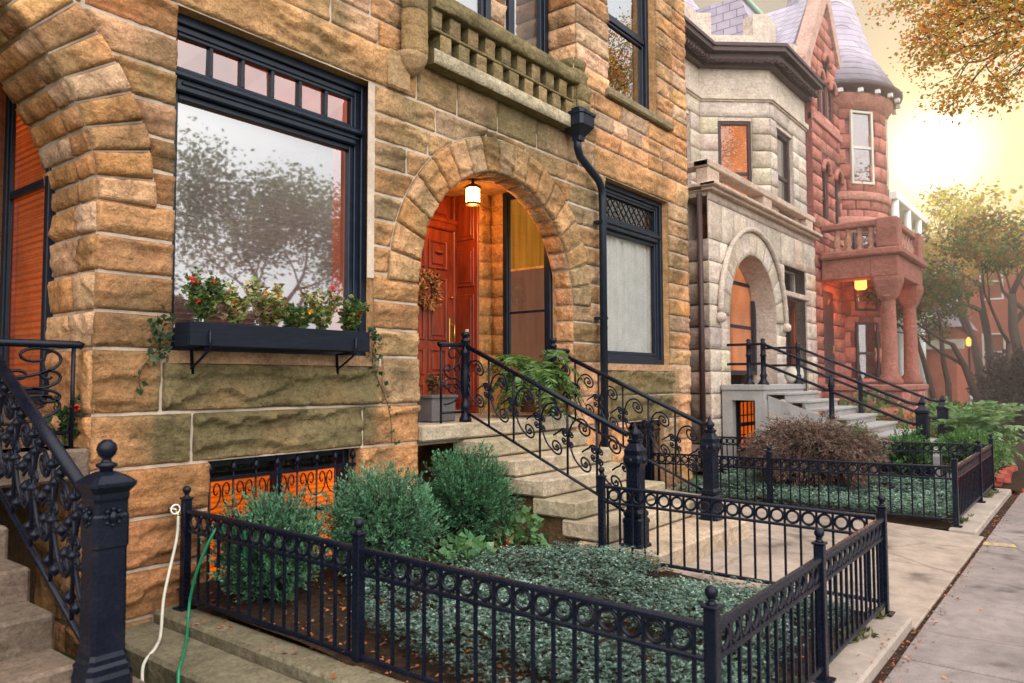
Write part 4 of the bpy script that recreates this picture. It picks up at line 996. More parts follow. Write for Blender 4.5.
for (lb, x, h, w, cc, fc_, nf) in (('red-flowered bushy plant at the left end of the window box', 2.70, .38, .19, GREENS, (.75, .03, .05), 7), ('pale variegated coleus beside the red flowers in the window box', 2.94, .36, .18, VARI, (.7, .04, .06), 4),
        ('tall speckled coleus in the middle of the window box', 3.20, .36, .18, VARI, (.8, .12, .02), 4), ('dark leafy plant with an orange bloom in the window box', 3.44, .22, .18, GREENS, (.75, .3, .02), 3),
        ('yellow-green leafy plant right of the middle of the window box', 3.68, .36, .20, VARI, (.7, .04, .06), 3), ('red-dotted plant at the right end of the window box', 3.93, .30, .18, GREENS, (.78, .04, .05), 6)):
    flower_plant(lb, x, 4.785, 2.0, h, w, cc, fc_, nf, GB, 600, big=.05)
# ivy trailing over the sill on both ends
for lb, xx, sgn in (('thin ivy trailing from the left end of the window box', 2.5, -1), ('thin ivy hanging down the wall from the right end of the window box', 4.18, 1)):
    P = []; D = []; m = MB(); path = []
    for s in np.linspace(0, 1, 16): path.append((xx + sgn * (.03 + (.30 if sgn > 0 else .10) * s + .05 * math.sin(s * 9)), 4.85 + .06 * min(1, s * 3), 2.06 - .1 * s - (.85 if sgn > 0 else .38) * s * s))
    t = thing('ivy', lb, 'plant', path[0], 'ivy from the window box'); m.tube(path, .003, 4); o = m.build('stem', 'leaf', t); setcol(o, (.06, .05, .03))
    for p in path:
        for q in range(6 if p[2] > 1.80 else 2): P.append(np.array(p) + rng.normal(0, .025, 3) * [1, .4, 1] + [0, -.02, 0]); d = rng.normal(0, 1, 3); d[1] = -abs(d[1]); D.append(d)
    leaf_mesh('leaves', np.array(P), np.array(D), rng.uniform(.03, .06, len(P)), .8, jcol([(.03, .07, .03), (.05, .10, .05)], len(P)), 'leaf', t)
# fern in a pot at the top of the stairs
def fern(label, c, nf, ln_, pot=None, cols=((.10, .20, .05), (.16, .27, .08), (.07, .15, .05)), droop=1.0, rise=.55, lw=.10, group=None, name='fern', nl=26, flat=1.0):
    t = thing(name, label, 'fern', c, group); P = []; D = []; Ls = []; m = MB()
    if pot:
        q = MB(); q.lathe([(pot * .7, -.30), (pot * .95, -.03), (pot * 1.05, -.03), (pot * 1.05, .0), (pot * .9, .0)], c, 18); q.build('pot', 'terracotta', t)
    for k in range(nf):
        a = 2 * PI * k / nf + rng.uniform(-.3, .3); L = ln_ * rng.uniform(.65, 1.1); el = rise * rng.uniform(.5, 1.6); out = np.array([math.cos(a), math.sin(a) * flat, 0]); pts = []
        for s in np.linspace(0, 1, nl):
            pts.append(np.array(c) + out * L * (s * .9) + np.array([0, 0, L * (el * 1.7 * s - droop * 1.15 * s * s)]))
        m.tube(pts[::5] + [pts[-1]], .004, 4)
        for i in range(1, nl):
            tg = pts[i] - pts[i - 1]; tg /= np.linalg.norm(tg); sd_ = np.cross(tg, [0, 0, 1]); sd_ /= np.linalg.norm(sd_) + 1e-6; s = i / nl
            for sg in (-1, 1):
                P.append(pts[i]); D.append(sd_ * sg + tg * .45 + rng.normal(0, .12, 3) - np.array([0, 0, .15])); Ls.append(lw * L / .5 * (math.sin(PI * min(1, s * .9 + .12)) ** .7) * rng.uniform(.8, 1.15))
    o = m.build('frond_stem', 'leaf', t); setcol(o, (.09, .12, .03))
    leaf_mesh('fronds', np.array(P), np.array(D), np.array(Ls), .3, jcol(cols, len(P), .22), 'leaf', t, fold=.08); return t
fern('potted green fern spilling over the top step beside the porch window', (6.75, 5.02, 1.60), 64, .66, .2, droop=1.35, rise=.66)
m = MB(); m.box(5.32, 5.66, 5.18, 5.48, 1.24, 1.50, .012); m.box(5.30, 5.68, 5.16, 5.50, 1.475, 1.505, .006)
gb = thing('planter', 'grey box planter on the porch floor left of the red door', 'planter', (5.5, 5.33, 1.24)); m.build('box', 'greybox', gb)
flower_plant('small dry flowering plant in the grey porch planter', 5.50, 5.33, 1.5, .22, .14, [(.16, .14, .05), (.08, .10, .04), (.3, .14, .08)], (.55, .12, .1), 6, None, 130)
flower_plant('leafy pot plant with one red bloom on the left landing', 1.98, 5.14, 1.25, .34, .26, [(.02, .07, .03), (.04, .11, .05)], (.9, .02, .02), 5, None, 150)
# hoses and spigot
sp_ = thing('spigot', 'garden tap on the wall beside the end of the iron fence', 'tap', (2.46, 4.93, .80))
m = MB(); m.tube([(2.57, 4.95, .80), (2.56, 4.84, .80), (2.555, 4.80, .77)], .016, 8); m.build('body', 'brass', sp_)
m = MB(); m.tube([(2.535 + .03 * math.cos(a), 4.80, .815 + .03 * math.sin(a)) for a in np.linspace(0, 2 * PI, 17)], .006, 5, False); m.tube([(2.535, 4.87, .815), (2.535, 4.795, .815)], .006, 5); m.build('handle', 'white', sp_)
def sweep(pts, r, n=60):
    P = [Vector(p) for p in pts]; out = []
    P = [P[0]] + P + [P[-1]]
    for i in range(1, len(P) - 2):
        for s in np.linspace(0, 1, n // (len(P) - 3), endpoint=False):
            a, b, c, d = P[i - 1:i + 3]; out.append(.5 * ((2 * b) + (c - a) * s + (2 * a - 5 * b + 4 * c - d) * s * s + (3 * b - a - 3 * c + d) * s ** 3))
    return MB().tube(out + [P[-1]], r, 8)
tag(sweep([(2.555, 4.80, .77), (2.535, 4.78, .62), (2.40, 4.66, .32), (2.30, 4.50, .14), (2.20, 4.36, .115), (2.10, 4.30, .05), (2.06, 4.2, -.1)], .0095).build('hose', 'whitehose'), 'dirty white hose hanging from the wall tap to the ledge', 'hose')
tag(sweep([(2.68, 4.46, .66), (2.645, 4.45, .725), (2.60, 4.46, .68), (2.55, 4.52, .50), (2.53, 4.58, .30), (2.50, 4.55, .18), (2.40, 4.38, .115), (2.20, 4.06, .115), (2.12, 3.95, .08), (2.08, 3.85, -.11)], .0095).build('hose', 'greenhose'), 'green garden hose looped over the iron fence', 'hose')
tag(sweep([(2.70, 4.26, .71), (2.70, 4.26, .66), (2.705, 4.26, .55)], .010).build('hose', 'greenhose'), 'short end of green hose dangling inside the fence', 'hose')

# ================================================================== GARDEN PLANTS
rng = np.random.default_rng(77)
def shrub(label, c, R, H, n_tw, cols, ll, group=None, name='evergreen_shrub', ratio=.32, per=22, tl=.34, mat='leaf', dirup=.35, spread=.25):
    """bushy evergreen: twigs radiating through an egg-shaped volume, each clothed in small leaves"""
    t = thing(name, label, 'shrub', c, group); c = np.array(c); P = []; D = []; Ls = []; CC = []; m = MB()
    cl = rng.uniform(.65, 1.25, 40)
    for k in range(n_tw):
        d = usphere(1)[0]; d[2] = d[2] * .95 + .12; rad = rng.uniform(.25, 1.0) ** .55 * (1 + .22 * math.sin(5 * math.atan2(d[1], d[0]) + 4 * d[2]) * .6)
        o = c + np.array([d[0] * R, d[1] * R, (d[2] + .85) / 1.9 * H]) * [rad, rad, 1] if False else c + np.array([d[0] * R * rad, d[1] * R * rad, H * .48 + d[2] * H * .52 * rad])
        if o[2] < c[2] + .02: o[2] = c[2] + .02 + rng.uniform(0, .05)
        td = d + np.array([0, 0, dirup]) + rng.normal(0, spread, 3); td /= np.linalg.norm(td); L = tl * rng.uniform(.5, 1.15)
        st = o - td * L * .75
        if k % 3 == 0: m.tube([st, o + td * L * .1], .003, 3)
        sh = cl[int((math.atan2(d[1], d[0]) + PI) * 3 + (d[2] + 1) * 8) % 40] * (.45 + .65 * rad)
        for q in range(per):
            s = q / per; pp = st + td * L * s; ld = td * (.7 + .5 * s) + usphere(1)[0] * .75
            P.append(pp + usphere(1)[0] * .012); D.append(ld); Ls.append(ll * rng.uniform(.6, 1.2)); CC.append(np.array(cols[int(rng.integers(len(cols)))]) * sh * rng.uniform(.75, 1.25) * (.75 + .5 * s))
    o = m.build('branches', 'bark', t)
    core = MB(); core.lathe([(R * .2, 0), (R * .45, H * .22), (R * .5, H * .42), (R * .34, H * .62), (R * .05, H * .75)], c, 12); setcol(core.build('dark_core', 'leaf_matte', t), (.008, .014, .009))  # solid near-black core inside the twigs, narrower than the foliage
    leaf_mesh('foliage', np.array(P), np.array(D), np.array(Ls), ratio, np.array(CC), mat, t, fold=.15); return t
EV = [(.07, .18, .10), (.095, .225, .13), (.05, .14, .085), (.13, .27, .16)]
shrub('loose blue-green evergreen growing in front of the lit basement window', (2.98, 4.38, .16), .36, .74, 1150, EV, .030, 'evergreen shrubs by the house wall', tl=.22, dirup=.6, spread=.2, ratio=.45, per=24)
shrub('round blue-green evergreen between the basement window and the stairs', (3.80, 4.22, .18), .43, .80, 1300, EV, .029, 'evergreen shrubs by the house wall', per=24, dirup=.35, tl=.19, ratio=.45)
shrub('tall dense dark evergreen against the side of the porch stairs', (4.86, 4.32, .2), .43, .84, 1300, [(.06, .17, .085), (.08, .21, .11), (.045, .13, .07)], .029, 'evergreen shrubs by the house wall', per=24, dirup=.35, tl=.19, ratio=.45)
def leafy(label, c, R, H, n, cols, ll, group=None, nf=0, fc_=None, name='leafy_plant', ratio=.85):
    t = thing(name, label, 'plant', c, group); c = np.array(c); d = usphere(n); d[:, 2] = np.abs(d[:, 2]); r = rng.uniform(.3, 1, n) ** .6
    P = c + d * np.stack([R * r, R * r, H * r], 1); D = d + rng.normal(0, .45, (n, 3)) - [0, 0, .3]
    m = MB()
    for k in range(14): q = P[k]; m.tube([c, (c + q) / 2 + [0, 0, .04], q], .004, 4)
    o = m.build('stems', 'leaf', t); setcol(o, (.08, .12, .04))
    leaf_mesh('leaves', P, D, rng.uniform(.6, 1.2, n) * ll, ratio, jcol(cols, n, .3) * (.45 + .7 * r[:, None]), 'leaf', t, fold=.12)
    if nf:
        fp = []; fd = []
        for k in range(nf):
            q = P[int(rng.integers(n))] * 1.0 + [0, 0, .06]
            for j in range(14): fp.append(q + rng.normal(0, .006 if ll < .05 else .02, 3)); fd.append(usphere(1)[0])
        leaf_mesh('blossoms', np.array(fp), np.array(fd), rng.uniform(.014, .024, len(fp)) if ll < .05 else rng.uniform(.03, .05, len(fp)), .8, jcol([fc_], len(fp), .25), 'leaf_matte', t)
    return t
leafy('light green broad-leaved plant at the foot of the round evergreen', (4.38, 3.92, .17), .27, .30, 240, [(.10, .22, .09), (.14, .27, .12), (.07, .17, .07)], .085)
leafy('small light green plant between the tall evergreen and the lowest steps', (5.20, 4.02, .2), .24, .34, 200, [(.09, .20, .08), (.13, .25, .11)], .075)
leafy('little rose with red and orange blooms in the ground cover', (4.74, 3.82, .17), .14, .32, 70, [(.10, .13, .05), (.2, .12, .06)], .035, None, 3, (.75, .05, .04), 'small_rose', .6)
# pachysandra-like ground cover: one mass each
def cover(name, x0, x1, y0, y1, zf, dens, ll, cols, keep, rows=(4, 6)):
    n = int((x1 - x0) * (y1 - y0) * dens); X = rng.uniform(x0, x1, n); Y = rng.uniform(y0, y1, n)
    k = keep(X, Y); X, Y = X[k], Y[k]; n = len(X)
    cl = fbm(X * 2.3, Y * 2.3, 61, 3); k = rng.random(n) < np.clip((cl - .27) * 6, .03, 1); X, Y, cl = X[k], Y[k], cl[k]; n = len(X)
    Z = np.array([zf(x, y) for x, y in zip(X, Y)]); H = (.03 + .11 * rng.random(n)) * (.5 + cl)
    per = 6; a = rng.uniform(0, 2 * PI, (n, 1)) + np.arange(per) * 2 * PI / per + rng.normal(0, .25, (n, per)); el = rng.uniform(-.1, .75, (n, per))
    D = np.stack([np.cos(a) * np.cos(el), np.sin(a) * np.cos(el), np.sin(el)], -1).reshape(-1, 3)
    P = np.repeat(np.stack([X, Y, Z + H], 1), per, 0)
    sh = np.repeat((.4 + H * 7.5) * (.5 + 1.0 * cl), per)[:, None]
    o = leaf_mesh(name, P, D, rng.uniform(.7, 1.25, n * per) * ll, .55, jcol(cols, n * per, .3) * sh, 'leaf', up=np.array([0, 0, 1.]), fold=.1)
    o['kind'] = 'stuff'; o['label'] = 'low silvery green ground cover filling the fenced bed'; o['category'] = 'ground cover'; return o
CV = [(.07, .125, .105), (.095, .155, .13), (.045, .088, .075), (.19, .255, .225)]
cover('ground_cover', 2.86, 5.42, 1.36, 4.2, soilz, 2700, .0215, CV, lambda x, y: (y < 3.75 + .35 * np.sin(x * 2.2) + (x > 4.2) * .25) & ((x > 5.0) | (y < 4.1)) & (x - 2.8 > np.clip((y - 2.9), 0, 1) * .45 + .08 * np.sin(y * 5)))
o = cover('ground_cover', 9.45, 12.65, 1.42, 4.8, lambda x, y: .05, 1000, .034, CV, lambda x, y: (x > 0)); o['label'] = 'silvery green ground cover inside the far fenced garden'
# fallen leaves: one litter mass
n = 900; X = np.concatenate([rng.uniform(2.7, 3.5, 420), rng.uniform(3.2, 5.4, 300), rng.uniform(2.3, 2.7, 180)]); Y = np.concatenate([rng.uniform(1.4, 4.8, 420), rng.uniform(1.4, 4.7, 300), rng.uniform(1.2, 4.6, 180)])
Z = np.array([soilz(x, y) + .012 if x > 2.68 else (.165 if x > 2.45 else .06) for x, y in zip(X, Y)]); a = rng.uniform(0, 2 * PI, n)
D = np.stack([np.cos(a), np.sin(a), rng.normal(0, .2, n)], 1); LC_ = [(.30, .09, .035), (.42, .17, .06), (.16, .07, .035), (.36, .2, .12), (.5, .12, .03)]
o = leaf_mesh('leaf_litter', np.stack([X, Y, Z], 1), D, rng.uniform(.018, .05, n), .6, jcol(LC_, n, .3), 'leaf_matte', up=np.array([0, 0, 1.]), fold=.2); o['kind'] = 'stuff'; o['label'] = 'fallen brown and orange leaves scattered on the garden soil'; o['category'] = 'fallen leaves'
n = 1100; X = rng.uniform(2.3, 13.2, n); Y = 1.02 + rng.normal(0, .05, n); k = rng.random(n) < .06; Y[k] = rng.uniform(-.9, 1.0, k.sum()); Z = np.where(np.abs(Y - 1.02) < .04, .0, np.where(Y > 1.07, .07, .008)); a = rng.uniform(0, 2 * PI, n)
Z = np.where((X > 5.66) & (X < 9.2) & (Y > 1.03), .006, Z)
o = leaf_mesh('leaf_litter', np.stack([X, Y, Z], 1), np.stack([np.cos(a), np.sin(a), rng.normal(0, .15, n)], 1), rng.uniform(.008, .026, n) * (1 + .4 * k), .7, jcol(LC_, n, .35), 'leaf_matte', up=np.array([0, 0, 1.]), fold=.2); o['kind'] = 'stuff'; o['label'] = 'bits of dry leaf in the joint beside the sidewalk'; o['category'] = 'fallen leaves'
# weeds on the kerb strip
n = 420; X = np.concatenate([rng.uniform(3.0, 5.6, 210), rng.uniform(9.5, 12.7, 210)]); Y = 1.27 + rng.normal(0, .035, n) + np.where(X > 6, .05, 0); cl = fbm(X * 3, Y * 3, 71, 2); k = cl > .5
X, Y = X[k], Y[k]; n = len(X); per = 7; D = rng.normal(0, .6, (n * per, 3)); D[:, 2] = np.abs(D[:, 2]) + .25
o = leaf_mesh('weeds', np.repeat(np.stack([X, Y, X * 0 + .06], 1), per, 0), D, rng.uniform(.03, .08, n * per), .3, jcol([(.10, .12, .05), (.16, .15, .08), (.07, .10, .04)], n * per), 'leaf'); o['kind'] = 'stuff'; o['label'] = 'small weeds growing along the kerb under the fence'; o['category'] = 'weeds'
# yellow paint mark on the pavement
yp = MB(); yp.quad((8.80, 1.0, .0065), (8.86, .72, .0065), (9.02, .76, .0065), (8.98, 1.01, .0065)); tag(yp.build('paint_mark', 'yellowpaint'), 'worn yellow paint mark on the sidewalk slab', 'paint mark')
# purple-bronze weeping maple mound in the far garden
shrub('low bronze-purple weeping maple mound in the far fenced garden', (11.2, 3.35, .05), (.95), 1.0, 2600, [(.155, .085, .08), (.20, .115, .10), (.11, .065, .06), (.12, .115, .07)], .055, None, 'weeping_maple', ratio=.24, per=20, tl=.32, mat='leaf_matte', dirup=-.7, spread=.2)
# low hedges and plants beyond the far garden
HG = [(.06, .16, .045), (.09, .21, .06), (.045, .11, .04), (.15, .28, .08)]
for (x, y, R, H, lb) in ((13.02, 3.15, .36, .80, 'clipped green box bush farthest from the sidewalk in the low row'), (13.0, 2.42, .34, .80, 'clipped green box bush in the middle of the low row'), (13.35, 1.68, .42, .80, 'clipped green box bush at the sidewalk end of the low row'), (14.7, 1.8, .6, .72, 'bushy green shrub in front of the large fern')):
    shrub(lb, (x, y, .07), R, H, 420, HG, .04, 'low box hedge bushes', 'box_bush', ratio=.6, per=16, tl=.16)
fern('large pale green fern with long arching fronds beside the sidewalk', (15.6, 1.85, .42), 70, 1.0, None, ((.13, .26, .09), (.21, .35, .15), (.30, .42, .24)), .8, .66, .11, None, 'garden_fern', 30)
leafy('yellow-green hydrangea with pale flower heads behind the grey stairs', (16.2, 3.75, .3), .8, 1.15, 420, [(.10, .17, .05), (.2, .26, .09), (.06, .11, .04)], .15, None, 12, (.42, .40, .16), 'hydrangea')
leafy('round bush of orange-brown flowers behind the two grey stair posts', (15.6, 2.75, .2), .5, .95, 420, [(.35, .15, .04), (.45, .22, .06), (.14, .12, .04)], .08, None, 16, (.6, .25, .06), 'flowering_bush', .6)
leafy('bright lime green plant beside the fern stem', (16.0, 2.15, .15), .45, .9, 160, [(.22, .36, .06), (.3, .44, .1)], .2, None, 0, None, 'leafy_plant', .7)
# red bricks piled at the edge of the sidewalk
for k in range(14):
    x = 13.3 + (k % 7) * .30 + rng.uniform(-.03, .03); lvl = k // 7; y = 1.28 + rng.uniform(-.03, .05)
    b = MB(); b.box(-.11, .11, -.055, .055, 0, .07, .006); o = b.build('brick', 'brick', None, (x, y, .055 + lvl * .071)); o.rotation_euler.z = rng.uniform(-.25, .25) + .2
    tag(o, 'loose red brick laid along the edge of the sidewalk beyond the fence', 'brick', 'red bricks edging the sidewalk')

# ================================================================== NEIGHBOUR: PALE LIMESTONE HOUSE
BY = 5.5
def holed(mb, xf, u0, u1, v0, v1, holes):
    us = sorted({u0, u1, *[a for h in holes for a in h[:2]]}); vs_ = sorted({v0, v1, *[a for h in holes for a in h[2:]]})
    for i in range(len(us) - 1):
        for j in range(len(vs_) - 1):
            cu, cv = (us[i] + us[i + 1]) / 2, (vs_[j] + vs_[j + 1]) / 2
            if any(a < cu < b and c < cv < d for a, b, c, d in holes): continue
            mb.quad(xf(us[i], vs_[j]), xf(us[i + 1], vs_[j]), xf(us[i + 1], vs_[j + 1]), xf(us[i], vs_[j + 1]))
    for a, b, c, d in holes:
        for (p, q) in (((a, c), (a, d)), ((a, d), (b, d)), ((b, d), (b, c)), ((b, c), (a, c))):
            mb.quad(xf(*p), xf(*q), xf(*q, .3), xf(*p, .3))
lime = thing('limestone_house', 'pale limestone row house with round-arched doorway and canted upper bay', 'house', (15.8, BY, 0))
LP = [(.56, .475, .40), (.60, .51, .43), (.52, .44, .375), (.61, .525, .45)]
def lp_(): return LP[int(rng.integers(4))]
R = Rock(); bx0, bx1 = 12.72, 19.05; AX, AZ, ARI = 14.86, 2.86, 1.28
def kill_l(u, v):
    r = np.hypot(u - AX, v - AZ); return np.where(v > AZ, r - ARI - .46, np.abs(u - AX) - ARI - .3)
zc = [0, .5, .95, 1.4, 1.8, 2.2, 2.6, 3.0, 3.4, 3.8, 4.2]
for j in range(len(zc) - 1):
    for a, b in ((bx0, 13.2), (13.2, 13.58), (16.15, 16.78), (18.32, 18.66), (18.66, bx1)):
        R.block(plane_y(BY), a, b, zc[j], zc[j + 1], lp_(), .07, .016 if a > 18 or a == 13.2 else .006, .004, kill=kill_l if zc[j + 1] > 2.8 and a < 17 else None)
    for a, b in split(BY, 7.4, .4, .7): R.block(plane_x(bx0), a, b, zc[j], zc[j + 1], (.33, .25, .2), .1, .03, .008)
for a, b in split(bx0, bx1, .6, 1.2): R.block(plane_y(BY), a, b, 4.2, 4.9, lp_(), .12, .004 if a < 17 else .02, .003, kill=kill_l)
R.block(plane_y(BY), bx0, bx1, 4.9, 5.12, (.45, .36, .31), .1, .01, .0)
for k in range(11): R.block(ring_map(AX, AZ, BY - .02), k * PI / 11, (k + 1) * PI / 11, ARI, ARI + .47, lp_(), .07, .002, .002, uc=1.5, base=.01)
R.build('wall', 'limestone', lime)
m = MB()
n = 40     # deep plain arch reveal and hood mould
for k in range(n):
    t0, t1 = PI * k / n, PI * (k + 1) / n
    m.quad(*[(AX + ARI * math.cos(t), y, AZ + ARI * math.sin(t)) for t, y in ((t0, BY - .03), (t0, BY + .5), (t1, BY + .5), (t1, BY - .03))])
for s in (-1, 1): m.quad((AX + s * ARI, BY - .02, 1.4), (AX + s * ARI, BY + .5, 1.4), (AX + s * ARI, BY + .5, AZ), (AX + s * ARI, BY - .02, AZ))
m.tube([(AX + (ARI + .52) * math.cos(t), BY - .06, AZ + (ARI + .52) * math.sin(t)) for t in np.linspace(0, PI, 40)], .055, 8)
for s in (-1, 1): m.lathe([(.05, -.12), (.1, -.08), (.1, .02), (.06, .06)], (AX + s * (ARI + .52), BY - .06, AZ - .05), 10)
m.quad((bx0, BY + .02, 0), (13.58, BY + .02, 0), (13.58, BY + .02, 5.1), (bx0, BY + .02, 5.1)); m.quad((16.13, BY + .02, 0), (16.8, BY + .02, 0), (16.8, BY + .02, 4.6), (16.13, BY + .02, 4.6)); m.quad((18.3, BY + .02, 0), (bx1, BY + .02, 0), (bx1, BY + .02, 5.1), (18.3, BY + .02, 5.1)); m.quad((13.5, BY + .02, 4.2), (18.4, BY + .02, 4.2), (18.4, BY + .02, 5.1), (13.5, BY + .02, 5.1))
m.box(13.6, 16.2, BY + .02, BY + .4, .0, 1.4)
m.box(bx1 - .004, bx1, BY + .02, 15, 0, 5); m.box(bx0 + .01, bx1 - .01, BY + .02, 14, 4.98, 5.1); m.box(bx0 + .012, 13.5, BY + .5, 14, 0, 4.97); m.box(13.5, bx1 - .02, 6.7, 14, 0, 4.96)
o = m.build('arch_reveal', 'limestone', lime); setcol(o, (.57, .485, .42))
# cornice of the lower block and parapet rail above it
m = MB(); m.box(bx0 - .14, bx1 + .06, BY - .20, BY + .1, 5.12, 5.2, .02); m.box(bx0 - .08, bx1 + .04, BY - .12, BY + .1, 5.06, 5.13, .01); m.box(bx0 - .14, bx0 + .1, BY - .195, 7.5, 5.125, 5.195, .01)
m.box(bx0 - .06, bx1, BY - .05, BY + .25, 5.50, 5.64, .02); m.box(bx0 - .06, bx0 + .25, BY - .045, 7.5, 5.505, 5.635, .02)
for x in (bx0 - .03, 15.5, 18.4): m.box(x, x + .5, BY - .03, BY + .22, 5.2, 5.5, .02)
o = m.build('cornice', 'limestone', lime); setcol(o, (.56, .43, .35))
# canted bay and recessed upper wall
F1 = plane_dir((bx0 - .0, 6.85), (1, 0), (0, -1)); c45 = math.sqrt(.5)
R = Rock(); zc2 = list(np.arange(5.2, 7.9, .38)) + [7.9]
for j in range(len(zc2) - 1):
    za, zb = zc2[j], zc2[j + 1]; win = za < 7.4
    for a, b in ([(0, .95), (2.25, 2.75)] if win else [(0, 1.3), (1.3, 2.75)]): R.block(F1, a, b, za, zb, lp_(), .09, .016, .005)
    F2 = plane_dir((15.45, 6.85), (1.05 / 1.595, -1.2 / 1.595), (-1.2 / 1.595, -1.05 / 1.595))
    for a, b in ([(0, .42), (1.18, 1.595)] if win else [(0, 1.595)]): R.block(F2, a, b, za, zb, lp_(), .09, .018 if a > 1 else .008, .005)
    F3 = plane_dir((16.5, 5.65), (1, 0), (0, -1))
    for a, b in ([(0, .42), (1.55, 1.95), (1.95, 2.55)] if win else [(0, 1.2), (1.2, 2.55)]): R.block(F3, a, b, za, zb, lp_(), .09, .018 if a < 1 else .01, .005)
R.build('bay_wall', 'limestone', lime)
def ring_path(off): return [(bx0, 6.85 - off), (15.45 - off * .42, 6.85 - off), (16.5 - off * .42, 5.65 - off), (19.05 + .0, 5.65 - off)]
def band(mb, off, z0, z1, back=.5):
    P = ring_path(off); Q = ring_path(-back)
    for i in range(3):
        a, b, c, d = P[i], P[i + 1], Q[i + 1], Q[i]
        mb.add([(p[0], p[1], z) for z in (z0, z1) for p in (a, b, c, d)], [(0, 1, 2, 3), (4, 7, 6, 5), (0, 4, 5, 1), (3, 2, 6, 7), (0, 3, 7, 4), (1, 5, 6, 2)])
m = MB(); band(m, .0, 7.9, 8.56); band(m, .09, 7.86, 7.97); band(m, .05, 7.82, 7.862); band(m, -.02, 9.0, 9.35)
o = m.build('frieze', 'limestone', lime); setcol(o, (.62, .53, .45))
m = MB(); band(m, .16, 8.56, 8.66); band(m, .30, 8.66, 8.80); band(m, .44, 8.80, 8.9); band(m, .48, 8.9, 8.97)
for k in range(26):
    for i in range(3):
        P = ring_path(.36); L = math.dist(P[i], P[i + 1])
        if k * .13 < L - .05: t = k * .13 / L; x, y = P[i][0] + (P[i + 1][0] - P[i][0]) * t, P[i][1] + (P[i + 1][1] - P[i][1]) * t; m.box(x, x + .06, y, y + .1, 8.6, 8.665)
m.build('bracketed_cornice', 'frame_brown', lime)
m = MB(); P = ring_path(-.02); Q = ring_path(-.3)
for i in range(3):
    for t0, t1 in ((0, .22), (.74, 1)) if i != 1 else ((0, .2), (.8, 1)):
        a = [P[i][q] + (P[i + 1][q] - P[i][q]) * t0 for q in (0, 1)]; b = [P[i][q] + (P[i + 1][q] - P[i][q]) * t1 for q in (0, 1)]; c = [Q[i][q] + (Q[i + 1][q] - Q[i][q]) * t1 for q in (0, 1)]; d = [Q[i][q] + (Q[i + 1][q] - Q[i][q]) * t0 for q in (0, 1)]
        m.add([(p[0], p[1], z) for z in (9.35, 9.85) for p in (a, b, c, d)], [(0, 1, 2, 3), (4, 7, 6, 5), (0, 4, 5, 1), (3, 2, 6, 7), (0, 3, 7, 4), (1, 5, 6, 2)])
o = m.build('parapet', 'limestone', lime); setcol(o, (.60, .50, .43))
m = MB()
holed(m, lambda u, v, d=0: (bx0 + u, 6.87 + d, v), .02, 2.74, 5.1, 9.3, [(.95, 2.25, 5.3, 7.4)])
UU_, NN_ = (1.05 / 1.595, -1.2 / 1.595), (1.2 / 1.595, 1.05 / 1.595)
holed(m, lambda u, v, d=0: (15.46 + UU_[0] * u + NN_[0] * d, 6.87 + UU_[1] * u + NN_[1] * d, v), 0, 1.6, 5.1, 9.0, [(.42, 1.18, 5.3, 7.4)])
holed(m, lambda u, v, d=0: (16.5 + u, 5.67 + d, v), 0, 2.55, 5.1, 9.0, [(.42, 1.55, 5.3, 7.4)])
m.box(bx0 + .02, bx1 - .02, 7.4, 14, 5.1, 9.3); m.quad((bx1 - .01, 5.66, 5.1), (bx1 - .01, 8, 5.1), (bx1 - .01, 8, 9.0), (bx1 - .01, 5.66, 9.0))
o = m.build('upper_wall', 'limestone', lime); setcol(o, (.66, .55, .48))
def shingle_mat():
    m, nt, out = new_mat('slate shingles'); b = principled(nt, out, .6, .35); br = N(nt, 'ShaderNodeTexBrick'); br.inputs['Scale'].default_value = 1; br.inputs['Brick Width'].default_value = .34; br.inputs['Row Height'].default_value = .2; br.inputs['Mortar Size'].default_value = .012
    br.inputs['Color1'].default_value = (.42, .37, .43, 1); br.inputs['Color2'].default_value = (.34, .29, .36, 1); br.inputs['Mortar'].default_value = (.17, .14, .17, 1)
    g_ = N(nt, 'ShaderNodeNewGeometry'); s = N(nt, 'ShaderNodeSeparateXYZ'); nt.links.new(g_.outputs['Position'], s.inputs[0]); ad = N(nt, 'ShaderNodeMath', operation='ADD'); nt.links.new(s.outputs[0], ad.inputs[0]); nt.links.new(s.outputs[1], ad.inputs[1]); c = N(nt, 'ShaderNodeCombineXYZ'); nt.links.new(ad.outputs[0], c.inputs[0]); nt.links.new(s.outputs[2], c.inputs[1]); nt.links.new(c.outputs[0], br.inputs[0])
    cc = mixc(nt, br.outputs[0], ramp(nt, noise(nt, 3, 5, .6, g_.outputs['Position']).outputs[0], [(.3, (.8,) * 3), (.7, (1.2,) * 3)]).outputs[0], .8, 'MULTIPLY'); nt.links.new(cc, b.inputs[0]); bump(nt, br.outputs[1], b, -.4, .02); return m
M['shingle'] = shingle_mat()
m = MB(); m.add([(12.9, 7.6, 9.2), (18.9, 6.6, 9.2), (18.9, 13, 9.2), (12.9, 13, 9.2), (15.6, 9.4, 13.6), (17.0, 9.4, 13.6)], [(0, 1, 5, 4), (1, 2, 5), (3, 0, 4), (2, 3, 4, 5)]); m.build('roof', 'shingle', lime)
